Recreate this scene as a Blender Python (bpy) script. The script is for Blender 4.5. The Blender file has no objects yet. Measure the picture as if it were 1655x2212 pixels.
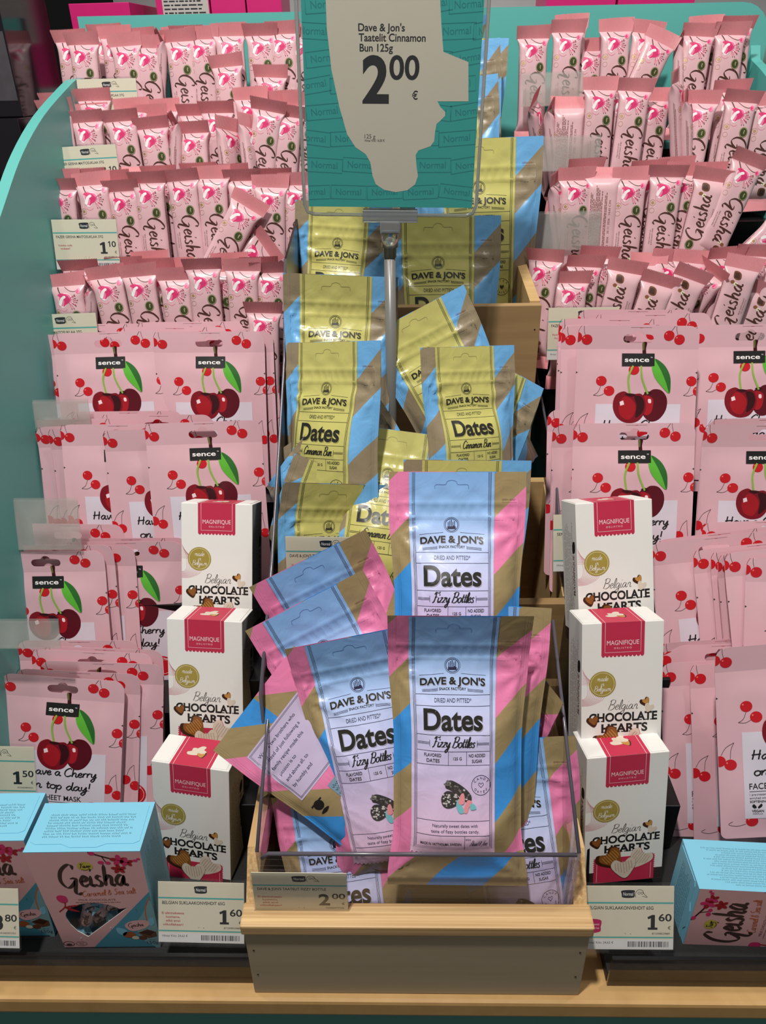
import bpy, math, random
import numpy as np
from mathutils import Matrix, Vector
from mathutils.geometry import tessellate_polygon

SC = bpy.context.scene
COL = SC.collection
R = math.radians
rng = random.Random(7)

# ------------------------------------------------------------------ camera
F_PX, CX, CY = 1660.0, 827.5, 1106.0
CAM = Vector((0.0, 0.0, 1.40))
_th, _yaw, _rho = R(30.0), R(1.6), R(1.2)
_F = Vector((-math.sin(_yaw) * math.cos(_th), math.cos(_yaw) * math.cos(_th), -math.sin(_th)))
_R0 = Vector((math.cos(_yaw), math.sin(_yaw), 0.0))
_U0 = _R0.cross(_F)
_R1 = _R0 * math.cos(_rho) - _U0 * math.sin(_rho)
_U1 = _U0 * math.cos(_rho) + _R0 * math.sin(_rho)
_cd = bpy.data.cameras.new('camera')
_cd.sensor_fit = 'HORIZONTAL'
_cd.sensor_width = 36.0
_cd.lens = 36.0 * F_PX / 1655.0
_cd.clip_start = 0.02
_co = bpy.data.objects.new('camera', _cd)
COL.objects.link(_co)
_co.matrix_world = Matrix(((_R1.x, _U1.x, -_F.x, CAM.x), (_R1.y, _U1.y, -_F.y, CAM.y),
                           (_R1.z, _U1.z, -_F.z, CAM.z), (0, 0, 0, 1)))
SC.camera = _co


def at(px, py, t):
    """World point seen at a pixel of the 1655x2212 frame, t metres along the view axis."""
    return CAM + t * (_F + _R1 * ((px - CX) / F_PX) - _U1 * ((py - CY) / F_PX))


def at_y(px, py, y):
    d = _F + _R1 * ((px - CX) / F_PX) - _U1 * ((py - CY) / F_PX)
    return CAM + d * ((y - CAM.y) / d.y)


def at_z(px, py, z):
    d = _F + _R1 * ((px - CX) / F_PX) - _U1 * ((py - CY) / F_PX)
    return CAM + d * ((z - CAM.z) / d.z)


# ------------------------------------------------------------------ light
SC.view_settings.view_transform = 'Standard'
SC.view_settings.look = 'None'
SC.view_settings.gamma = 1.0
SC.view_settings.use_curve_mapping = False
SC.view_settings.exposure = 0.0
SC.cycles.max_bounces = 8
SC.cycles.transparent_max_bounces = 24
SC.cycles.caustics_reflective = False
SC.cycles.caustics_refractive = False
_w = bpy.data.worlds.new('shop_ambient')
SC.world = _w
_w.use_nodes = True
_w.node_tree.nodes['Background'].inputs[0].default_value = (1.0, 0.97, 0.93, 1)
_w.node_tree.nodes['Background'].inputs[1].default_value = 0.17


def spot(name, loc, aim, power, size, angle, blend=0.5, col=(1, 0.96, 0.91)):
    l = bpy.data.lights.new(name, 'SPOT')
    l.energy = power
    l.shadow_soft_size = size
    l.spot_size = R(angle)
    l.spot_blend = blend
    l.color = col
    o = bpy.data.objects.new(name, l)
    COL.objects.link(o)
    o.location = loc
    o.rotation_euler = (Vector(aim) - Vector(loc)).to_track_quat('-Z', 'Y').to_euler()
    return o


spot('ceiling_spotlight', (-0.24, 0.10, 2.9), (0.0, 0.80, 1.0), 150, 0.05, 80)
spot('ceiling_spotlight', (0.60, 0.62, 2.9), (0.05, 0.80, 1.0), 26, 0.05, 80)
spot('ceiling_spotlight', (-0.70, 0.70, 2.9), (0.0, 0.80, 1.0), 26, 0.05, 80)


# ------------------------------------------------------------------ materials


def lin(h):
    h = h.lstrip('#')
    c = [int(h[i:i + 2], 16) / 255 for i in (0, 2, 4)]
    return tuple(((x + 0.055) / 1.055) ** 2.4 if x > 0.04045 else x / 12.92 for x in c) + (1.0,)


MATS = {}


def mat(name, col, rough=0.5, metal=0.0, vary=0.06, nscale=40.0, bump=0.0, bscale=120.0, bdist=0.001, spec=0.5,
        trans=0.0, coat=0.0):
    """Principled material whose colour and relief come from noise nodes."""
    if name in MATS:
        return MATS[name]
    m = bpy.data.materials.new(name)
    m.use_nodes = True
    nt = m.node_tree
    b = nt.nodes['Principled BSDF']
    b.inputs['Roughness'].default_value = rough
    b.inputs['Metallic'].default_value = metal
    b.inputs['Specular IOR Level'].default_value = spec
    if coat:
        b.inputs['Coat Weight'].default_value = coat
        b.inputs['Coat Roughness'].default_value = 0.12
    if trans:
        b.inputs['Subsurface Weight'].default_value = trans
        b.inputs['Subsurface Radius'].default_value = (0.01, 0.006, 0.005)
    c = lin(col) if isinstance(col, str) else tuple(col) + (1.0,)
    if vary:
        tc = nt.nodes.new('ShaderNodeTexCoord')
        n = nt.nodes.new('ShaderNodeTexNoise')
        n.inputs['Scale'].default_value = nscale
        n.inputs['Detail'].default_value = 3
        nt.links.new(tc.outputs['Object'], n.inputs['Vector'])
        mx = nt.nodes.new('ShaderNodeMix')
        mx.data_type = 'RGBA'
        mx.inputs['A'].default_value = tuple(x * (1 - vary) for x in c[:3]) + (1,)
        mx.inputs['B'].default_value = tuple(min(1, x * (1 + vary)) for x in c[:3]) + (1,)
        nt.links.new(n.outputs['Fac'], mx.inputs['Factor'])
        nt.links.new(mx.outputs['Result'], b.inputs['Base Color'])
    else:
        b.inputs['Base Color'].default_value = c
    if bump:
        tc = nt.nodes.new('ShaderNodeTexCoord')
        n = nt.nodes.new('ShaderNodeTexNoise')
        n.inputs['Scale'].default_value = bscale
        n.inputs['Detail'].default_value = 2
        nt.links.new(tc.outputs['Object'], n.inputs['Vector'])
        bp = nt.nodes.new('ShaderNodeBump')
        bp.inputs['Strength'].default_value = bump
        bp.inputs['Distance'].default_value = bdist
        nt.links.new(n.outputs['Fac'], bp.inputs['Height'])
        nt.links.new(bp.outputs['Normal'], b.inputs['Normal'])
    MATS[name] = m
    return m


def ink(col, rough=0.45):
    return mat('ink_' + col.lstrip('#') + '_%d' % int(rough * 100), col, rough, vary=0.03, nscale=300)


def plastic(name, tint, gloss=1.0, rough=0.08, haze=0.0):
    """Clear sheet plastic: tinted see-through with a Fresnel reflection and optional milky haze."""
    if name in MATS:
        return MATS[name]
    m = bpy.data.materials.new(name)
    m.use_nodes = True
    nt = m.node_tree
    nt.nodes.clear()
    out = nt.nodes.new('ShaderNodeOutputMaterial')
    tr = nt.nodes.new('ShaderNodeBsdfTransparent')
    tr.inputs[0].default_value = tuple(tint) + (1,)
    gl = nt.nodes.new('ShaderNodeBsdfGlossy')
    gl.inputs['Roughness'].default_value = rough
    gl.inputs['Color'].default_value = (gloss, gloss, gloss, 1)
    lw = nt.nodes.new('ShaderNodeLayerWeight')
    lw.inputs['Blend'].default_value = 0.5
    pw = nt.nodes.new('ShaderNodeMath')
    pw.operation = 'POWER'
    pw.inputs[1].default_value = 5.0
    nt.links.new(lw.outputs['Facing'], pw.inputs[0])
    fr = nt.nodes.new('ShaderNodeMath')
    fr.operation = 'MULTIPLY_ADD'
    fr.inputs[1].default_value = 0.9
    fr.inputs[2].default_value = 0.035
    nt.links.new(pw.outputs[0], fr.inputs[0])
    last = tr.outputs[0]
    if haze:
        df = nt.nodes.new('ShaderNodeBsdfDiffuse')
        df.inputs[0].default_value = (0.82, 0.79, 0.76, 1)
        mh = nt.nodes.new('ShaderNodeMixShader')
        tc = nt.nodes.new('ShaderNodeTexCoord')
        n = nt.nodes.new('ShaderNodeTexNoise')
        n.inputs['Scale'].default_value = 25
        nt.links.new(tc.outputs['Object'], n.inputs['Vector'])
        ma = nt.nodes.new('ShaderNodeMath')
        ma.operation = 'MULTIPLY'
        ma.inputs[1].default_value = haze * 2
        nt.links.new(n.outputs['Fac'], ma.inputs[0])
        nt.links.new(ma.outputs[0], mh.inputs[0])
        nt.links.new(last, mh.inputs[1])
        nt.links.new(df.outputs[0], mh.inputs[2])
        last = mh.outputs[0]
    mx = nt.nodes.new('ShaderNodeMixShader')
    nt.links.new(fr.outputs[0], mx.inputs[0])
    nt.links.new(last, mx.inputs[1])
    nt.links.new(gl.outputs[0], mx.inputs[2])
    nt.links.new(mx.outputs[0], out.inputs[0])
    MATS[name] = m
    return m


def wood(name, c1, c2, axis='X', scale=14.0, rough=0.55, stretch=12.0, contrast=0.5):
    if name in MATS:
        return MATS[name]
    m = bpy.data.materials.new(name)
    m.use_nodes = True
    nt = m.node_tree
    b = nt.nodes['Principled BSDF']
    b.inputs['Roughness'].default_value = rough
    tc = nt.nodes.new('ShaderNodeTexCoord')
    mp = nt.nodes.new('ShaderNodeMapping')
    s = [scale * stretch] * 3
    s['XYZ'.index(axis)] = scale
    mp.inputs['Scale'].default_value = s
    n = nt.nodes.new('ShaderNodeTexNoise')
    n.inputs['Scale'].default_value = 1.0
    n.inputs['Detail'].default_value = 5
    n.inputs['Distortion'].default_value = 0.6
    cr = nt.nodes.new('ShaderNodeValToRGB')
    cr.color_ramp.elements[0].position = 0.5 - contrast / 2
    cr.color_ramp.elements[1].position = 0.5 + contrast / 2
    cr.color_ramp.elements[0].color = lin(c1)
    cr.color_ramp.elements[1].color = lin(c2)
    nt.links.new(tc.outputs['Object'], mp.inputs['Vector'])
    nt.links.new(mp.outputs[0], n.inputs['Vector'])
    nt.links.new(n.outputs['Fac'], cr.inputs[0])
    nt.links.new(cr.outputs[0], b.inputs['Base Color'])
    bp = nt.nodes.new('ShaderNodeBump')
    bp.inputs['Strength'].default_value = 0.15
    bp.inputs['Distance'].default_value = 0.0006
    nt.links.new(n.outputs['Fac'], bp.inputs['Height'])
    nt.links.new(bp.outputs['Normal'], b.inputs['Normal'])
    MATS[name] = m
    return m


def uv_stripes(name, cols, period, slope, phase, half, rough=0.36):
    """Printed pouch film: diagonal stripes (UV holds metres), ribbed side seals and crumpled foil relief."""
    m = bpy.data.materials.new(name)
    m.use_nodes = True
    nt = m.node_tree
    b = nt.nodes['Principled BSDF']
    b.inputs['Roughness'].default_value = rough
    uv = nt.nodes.new('ShaderNodeUVMap')
    sp = nt.nodes.new('ShaderNodeSeparateXYZ')
    nt.links.new(uv.outputs[0], sp.inputs[0])

    def M(op, a, c=None):
        q = nt.nodes.new('ShaderNodeMath')
        q.operation = op
        for i, x in enumerate((a, c)):
            if x is None:
                continue
            if isinstance(x, (int, float)):
                q.inputs[i].default_value = x
            else:
                nt.links.new(x, q.inputs[i])
        return q.outputs[0]
    sgn = M('SIGN', sp.outputs[0])
    ul = M('SUBTRACT', M('SUBTRACT', sp.outputs[0], M('MULTIPLY', sgn, half)), M('MULTIPLY', M('GREATER_THAN', sp.outputs[0], 0.0), 0.005))
    # below the label the stripes run on from the left edge without a break
    below = M('LESS_THAN', sp.outputs[1], 0.033)
    ul = M('ADD', M('MULTIPLY', ul, M('SUBTRACT', 1.0, below)), M('MULTIPLY', M('ADD', sp.outputs[0], half), below))
    s = M('SUBTRACT', sp.outputs[1], M('MULTIPLY', ul, slope))
    f = M('FRACT', M('ADD', M('DIVIDE', s, period), phase))
    cr = nt.nodes.new('ShaderNodeValToRGB')
    cr.color_ramp.interpolation = 'CONSTANT'
    el = cr.color_ramp.elements
    while len(el) < len(cols):
        el.new(0.5)
    for i, c in enumerate(cols):
        el[i].position = (0.0, 0.28, 0.5, 0.78)[i]
        el[i].color = lin(c)
    nt.links.new(f, cr.inputs[0])
    nt.links.new(cr.outputs[0], b.inputs['Base Color'])
    # relief: ribs on the side seals + crumples
    au = M('ABSOLUTE', sp.outputs[0])
    seal = M('GREATER_THAN', au, half - 0.0075)
    rib = M('MULTIPLY', M('SINE', M('MULTIPLY', sp.outputs[0], 2 * math.pi / 0.0022)), seal)
    tc = nt.nodes.new('ShaderNodeTexCoord')
    n = nt.nodes.new('ShaderNodeTexNoise')
    n.inputs['Scale'].default_value = 42
    n.inputs['Detail'].default_value = 2
    n.inputs['Distortion'].default_value = 1.2
    nt.links.new(tc.outputs['Object'], n.inputs['Vector'])
    h = M('ADD', M('MULTIPLY', rib, 0.06), n.outputs['Fac'])
    bp = nt.nodes.new('ShaderNodeBump')
    bp.inputs['Strength'].default_value = 0.35
    bp.inputs['Distance'].default_value = 0.002
    nt.links.new(h, bp.inputs['Height'])
    nt.links.new(bp.outputs['Normal'], b.inputs['Normal'])
    MATS[name] = m
    return m


def uv_gradient(name, stops, rough=0.24, bump=0.22):
    m = bpy.data.materials.new(name)
    m.use_nodes = True
    nt = m.node_tree
    b = nt.nodes['Principled BSDF']
    b.inputs['Roughness'].default_value = rough
    uv = nt.nodes.new('ShaderNodeUVMap')
    sp = nt.nodes.new('ShaderNodeSeparateXYZ')
    nt.links.new(uv.outputs[0], sp.inputs[0])
    dv = nt.nodes.new('ShaderNodeMath')
    dv.operation = 'DIVIDE'
    dv.inputs[1].default_value = 0.258
    nt.links.new(sp.outputs[1], dv.inputs[0])
    cr = nt.nodes.new('ShaderNodeValToRGB')
    el = cr.color_ramp.elements
    while len(el) < len(stops):
        el.new(0.5)
    for i, (p, c) in enumerate(stops):
        el[i].position = p
        el[i].color = lin(c)
    nt.links.new(dv.outputs[0], cr.inputs[0])
    nt.links.new(cr.outputs[0], b.inputs['Base Color'])
    tc = nt.nodes.new('ShaderNodeTexCoord')
    n = nt.nodes.new('ShaderNodeTexNoise')
    n.inputs['Scale'].default_value = 42
    n.inputs['Detail'].default_value = 2
    n.inputs['Distortion'].default_value = 1.2
    nt.links.new(tc.outputs['Object'], n.inputs['Vector'])
    bp = nt.nodes.new('ShaderNodeBump')
    bp.inputs['Strength'].default_value = bump
    bp.inputs['Distance'].default_value = 0.0025
    nt.links.new(n.outputs['Fac'], bp.inputs['Height'])
    nt.links.new(bp.outputs['Normal'], b.inputs['Normal'])
    MATS[name] = m
    return m


# ------------------------------------------------------------------ mesh helpers


class MB:
    """Collects pieces (verts, faces, material, smooth, uv) and links them as ONE mesh object."""

    def __init__(self):
        self.v, self.f, self.m, self.s, self.uv = [], [], [], [], []
        self.n = 0
        self.mats = []

    def mi(self, m):
        if m not in self.mats:
            self.mats.append(m)
        return self.mats.index(m)

    def add(self, V, Fs, m, smooth=False, uv=None):
        V = np.asarray(V, float).reshape(-1, 3)
        self.v.append(V)
        self.uv.append(np.zeros((len(V), 2)) if uv is None else np.asarray(uv, float))
        if isinstance(m, (list, np.ndarray)):
            ms = [self.mi(x) for x in m]
        else:
            ms = [self.mi(m)] * len(Fs)
        for fc, k in zip(Fs, ms):
            self.f.append([int(i) + self.n for i in fc])
            self.m.append(k)
            self.s.append(smooth)
        self.n += len(V)
        return self

    def box(self, x0, x1, y0, y1, z0, z1, m, M=None, bev=0.0):
        if bev > 0:
            V, Fs = bevel_box(x0, x1, y0, y1, z0, z1, bev)
        else:
            V = np.array([(x, y, z) for z in (z0, z1) for y in (y0, y1) for x in (x0, x1)], float)
            Fs = [(0, 2, 3, 1), (4, 5, 7, 6), (0, 1, 5, 4), (2, 6, 7, 3), (0, 4, 6, 2), (1, 3, 7, 5)]
        if M is not None:
            V = np.array([tuple(M @ Vector(p)) for p in V])
        return self.add(V, Fs, m)

    def prism(self, pts, d0, d1, axis, m):
        """2D polygon extruded along an axis ('X': pts are (y,z); 'Y': (x,z); 'Z': (x,y))."""
        n = len(pts)

        def p3(p, d):
            return {'X': (d, p[0], p[1]), 'Y': (p[0], d, p[1]), 'Z': (p[0], p[1], d)}[axis]
        V = [p3(p, d0) for p in pts] + [p3(p, d1) for p in pts]
        tri = tessellate_polygon([[Vector((p[0], p[1], 0)) for p in pts]])
        Fs = [tuple(t) for t in tri] + [tuple(i + n for i in reversed(t)) for t in tri]
        Fs += [(i, (i + 1) % n, n + (i + 1) % n, n + i) for i in range(n)]
        return self.add(V, Fs, m)

    def tube(self, pts, rad, m, seg=12, caps=True):
        pts = [Vector(p) for p in pts]
        V, Fs = [], []
        for i, p in enumerate(pts):
            d = (pts[min(i + 1, len(pts) - 1)] - pts[max(i - 1, 0)]).normalized()
            a = d.orthogonal().normalized()
            if i and pa.dot(a) < 0.2:
                a = (pa - d * pa.dot(d)).normalized()
            pa = a
            c = d.cross(a)
            r = rad[i] if isinstance(rad, (list, tuple)) else rad
            for k in range(seg):
                g = 2 * math.pi * k / seg
                V.append(tuple(p + (a * math.cos(g) + c * math.sin(g)) * r))
        for i in range(len(pts) - 1):
            for k in range(seg):
                Fs.append((i * seg + k, i * seg + (k + 1) % seg, (i + 1) * seg + (k + 1) % seg, (i + 1) * seg + k))
        if caps:
            Fs.append(tuple(range(seg))[::-1])
            Fs.append(tuple(range((len(pts) - 1) * seg, len(pts) * seg)))
        return self.add(V, Fs, m, True)

    def build(self, name, parent=None):
        me = bpy.data.meshes.new(name)
        V = np.concatenate(self.v)
        uv = np.concatenate(self.uv)
        me.from_pydata(V.tolist(), [], self.f)
        for m in self.mats:
            me.materials.append(m)
        me.polygons.foreach_set('material_index', np.array(self.m, np.int32))
        me.polygons.foreach_set('use_smooth', np.array(self.s, bool))
        ul = me.uv_layers.new(name='UVMap')
        vi = np.zeros(len(me.loops), np.int32)
        me.loops.foreach_get('vertex_index', vi)
        ul.data.foreach_set('uv', uv[vi].astype(np.float32).ravel())
        me.update()
        o = bpy.data.objects.new(name, me)
        COL.objects.link(o)
        if parent is not None:
            o.parent = parent
        return o


def bevel_box(x0, x1, y0, y1, z0, z1, b):
    import bmesh
    bm = bmesh.new()
    bmesh.ops.create_cube(bm, size=1.0)
    for v in bm.verts:
        v.co = Vector(((x0 + x1) / 2 + v.co.x * (x1 - x0), (y0 + y1) / 2 + v.co.y * (y1 - y0), (z0 + z1) / 2 + v.co.z * (z1 - z0)))
    bmesh.ops.bevel(bm, geom=list(bm.edges), offset=b, segments=2, affect='EDGES', profile=0.6)
    bm.verts.index_update()
    V = np.array([tuple(v.co) for v in bm.verts])
    Fs = [tuple(v.index for v in f.verts) for f in bm.faces]
    bm.free()
    return V, Fs


def grid(nu, nv):
    Fs = []
    for j in range(nv - 1):
        for i in range(nu - 1):
            a = j * nu + i
            Fs.append((a, a + 1, a + nu + 1, a + nu))
    return Fs


def pose(local, world, lean=0.0, roll=0.0, yaw=0.0, scale=1.0):
    """Matrix that puts a local point at a world point, leaning back / rolled / turned (degrees)."""
    M = Matrix.Rotation(R(yaw), 4, 'Z') @ Matrix.Rotation(R(-lean), 4, 'X') @ Matrix.Rotation(R(roll), 4, 'Y') @ Matrix.Scale(scale, 4)
    p = M @ Vector(local)
    M.translation = Vector(world) - p
    return M


def tag(o, label=None, cat=None, group=None, kind=None):
    if label:
        o['label'] = label
    if cat:
        o['category'] = cat
    if group:
        o['group'] = group
    if kind:
        o['kind'] = kind
    return o


def empty(name, loc=(0, 0, 0)):
    o = bpy.data.objects.new(name, None)
    o.empty_display_size = 0.02
    COL.objects.link(o)
    o.location = loc
    return o


def dup(o, M=None):
    c = o.copy()
    COL.objects.link(c)
    for k in ('label', 'category', 'group', 'kind'):
        if k in c:
            del c[k]
    if M is not None:
        c.matrix_world = M
    for ch in list(o.children):
        d = ch.copy()
        COL.objects.link(d)
        d.parent = c
        for g in list(ch.children):
            e = g.copy()
            COL.objects.link(e)
            e.parent = d
    return c
# ------------------------------------------------------------------ flat printed artwork (2D, mapped onto package surfaces)
_TXT = {}


def text_mesh(s, bold=0.0, spacing=1.0):
    key = (s, bold, spacing)
    if key not in _TXT:
        cu = bpy.data.curves.new('lettering_source', 'FONT')
        cu.body = s
        cu.offset = bold
        cu.space_character = spacing
        cu.resolution_u = 5
        o = bpy.data.objects.new('lettering_source', cu)
        COL.objects.link(o)
        bpy.context.view_layer.update()
        me = bpy.data.meshes.new_from_object(o.evaluated_get(bpy.context.evaluated_depsgraph_get()))
        V = np.zeros(len(me.vertices) * 3)
        me.vertices.foreach_get('co', V)
        V = V.reshape(-1, 3)[:, :2]
        me.calc_loop_triangles()
        T = np.zeros(len(me.loop_triangles) * 3, np.int32)
        me.loop_triangles.foreach_get('vertices', T)
        T = T.reshape(-1, 3)
        bpy.data.objects.remove(o)
        bpy.data.curves.remove(cu)
        bpy.data.meshes.remove(me)
        _TXT[key] = (V, T)
    return _TXT[key]


def catmull(P, n=5):
    P = np.asarray(P, float)
    if len(P) < 3:
        return P
    Q = np.vstack([2 * P[0] - P[1], P, 2 * P[-1] - P[-2]])
    out = []
    for i in range(1, len(Q) - 2):
        a, b, c, d = Q[i - 1], Q[i], Q[i + 1], Q[i + 2]
        for k in range(n):
            t = k / n
            out.append(0.5 * (2 * b + (c - a) * t + (2 * a - 5 * b + 4 * c - d) * t * t + (3 * b - a - 3 * c + d) * t ** 3))
    out.append(P[-1])
    return np.array(out)


# single-stroke script letters: x-height 1, ascender 2, descender -1
GL = {
    'a': (1.0, [[(.75, .85), (.4, 1), (.05, .5), (.25, .02), (.55, .25), (.76, .95)], [(.76, .95), (.7, .3), (.85, 0), (1.05, .15)]]),
    'b': (.92, [[(.12, 2), (.1, .9), (.12, .2), (.45, 0), (.78, .45), (.55, 1), (.15, .6)]]),
    'c': (.78, [[(.7, .8), (.4, 1), (.05, .5), (.3, 0), (.78, .25)]]),
    'd': (1.0, [[(.75, .85), (.4, 1), (.05, .5), (.25, .02), (.55, .25), (.78, 1.0)], [(.85, 2), (.78, 1), (.75, .3), (.88, 0), (1.05, .15)]]),
    'e': (.78, [[(.08, .45), (.5, .55), (.62, .85), (.38, 1.0), (.06, .5), (.3, 0), (.8, .25)]]),
    'f': (.6, [[(.75, 1.8), (.5, 2), (.35, 1.4), (.28, .2), (.15, -.7)], [(.05, .95), (.65, 1)]]),
    'g': (1.0, [[(.75, .85), (.4, 1), (.05, .5), (.25, .05), (.6, .3), (.78, .95)], [(.78, .95), (.74, -.5), (.4, -1), (.08, -.7), (.5, -.25), (1.0, .15)]]),
    'h': (.95, [[(.15, 2), (.1, .8), (.08, 0)], [(.1, .45), (.42, 1), (.66, .8), (.62, .2), (.75, 0), (.98, .18)]]),
    'i': (.42, [[(.12, 1), (.08, .25), (.22, 0), (.45, .18)], [(.16, 1.42), (.24, 1.62)]]),
    'j': (.4, [[(.2, 1), (.18, -.5), (-.1, -.95), (-.3, -.6)], [(.22, 1.42), (.28, 1.6)]]),
    'l': (.42, [[(.2, .3), (.4, 1.5), (.25, 2), (.1, 1.2), (.1, .2), (.25, 0), (.45, .18)]]),
    'm': (1.4, [[(.1, 1), (.08, 0)], [(.1, .5), (.35, 1), (.55, .8), (.52, 0)], [(.54, .5), (.8, 1), (1.02, .8), (.98, .2), (1.12, 0), (1.4, .2)]]),
    'n': (.95, [[(.1, 1), (.08, 0)], [(.1, .5), (.4, 1), (.64, .8), (.6, .2), (.74, 0), (.96, .2)]]),
    'o': (.85, [[(.5, .98), (.15, .85), (.05, .4), (.3, 0), (.68, .2), (.72, .7), (.5, 1), (.62, .85), (.9, .85)]]),
    'p': (.9, [[(.12, 1), (.1, 0), (.06, -1)], [(.1, .5), (.45, 1), (.75, .6), (.5, .02), (.12, .25)]]),
    'r': (.65, [[(.1, 1), (.08, 0)], [(.1, .5), (.35, .95), (.62, .9)]]),
    's': (.72, [[(.6, .85), (.35, 1), (.15, .75), (.5, .4), (.5, .08), (.2, 0), (.02, .2)]]),
    't': (.55, [[(.25, 1.6), (.2, .5), (.25, .05), (.55, .2)], [(0, 1.05), (.55, 1.1)]]),
    'u': (.95, [[(.1, 1), (.08, .3), (.3, 0), (.62, .4), (.7, 1)], [(.7, 1), (.68, .3), (.8, 0), (.98, .18)]]),
    'v': (.8, [[(.08, 1), (.3, 0), (.6, .6), (.68, 1), (.85, .9)]]),
    'w': (1.2, [[(.08, 1), (.25, 0), (.55, .9), (.75, 0), (1.1, 1)]]),
    'y': (.9, [[(.1, 1), (.12, .3), (.38, .1), (.7, .9)], [(.74, 1), (.68, -.4), (.35, -1), (.1, -.7), (.5, -.2), (.95, .2)]]),
    'z': (.8, [[(.1, .9), (.65, 1), (.4, .5), (.05, .02), (.3, .1), (.75, .02)]]),
    'B': (1.35, [[(.35, 2), (.28, 1), (.1, 0)], [(.05, 1.7), (.5, 2.05), (1.1, 1.9), (1.0, 1.2), (.4, 1.05), (1.1, .9), (1.15, .3), (.6, -.05), (.1, .1)]]),
    'G': (1.75, [[(1.35, 1.65), (1.3, 2.0), (.9, 2.08), (.25, 1.5), (.1, .6), (.55, -.05), (1.05, .1), (1.35, .6)], [(.95, .78), (1.45, .8), (1.38, .2), (1.25, -.5), (1.5, -.75), (1.8, -.55)]]),
    'H': (1.4, [[(.3, 2), (.25, 1), (.15, 0)], [(1.1, 2), (1.05, 1), (1.0, 0)], [(0, .95), (1.25, 1.1)]]),
    'C': (1.25, [[(1.15, 1.7), (.8, 2), (.2, 1.4), (.1, .5), (.5, -.02), (1.2, .35)]]),
    'F': (1.15, [[(.5, 1.9), (.45, 1), (.35, .2), (.05, -.1)], [(.05, 1.6), (.4, 2.05), (1.0, 1.85), (1.3, 2.1)], [(.25, 1.05), (.9, 1.1)]]),
    'S': (1.1, [[(1.0, 1.75), (.65, 2.05), (.3, 1.6), (.75, 1.0), (.8, .3), (.4, -.05), (.02, .3)]]),
    'D': (1.4, [[(.4, 2), (.3, 1), (.15, .05), (.8, .1), (1.25, .9), (1.0, 1.8), (.3, 2.05), (.0, 1.7)]]),
    'J': (1.1, [[(.4, 2), (1.1, 2.05)], [(.8, 2), (.7, .6), (.5, -.3), (.1, -.3)]]),
    'N': (1.3, [[(.1, 0), (.2, 2), (.9, 0), (1.05, 2.1)]]),
    '&': (1.2, [[(1.0, .1), (.4, 1.2), (.5, 1.8), (.75, 1.4), (.2, .7), (.3, .05), (.75, .2), (1.05, .8)]]),
    '!': (.5, [[(.25, 1.9), (.22, .6)], [(.2, .05), (.22, .15)]]),
    ' ': (.55, []),
}


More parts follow.
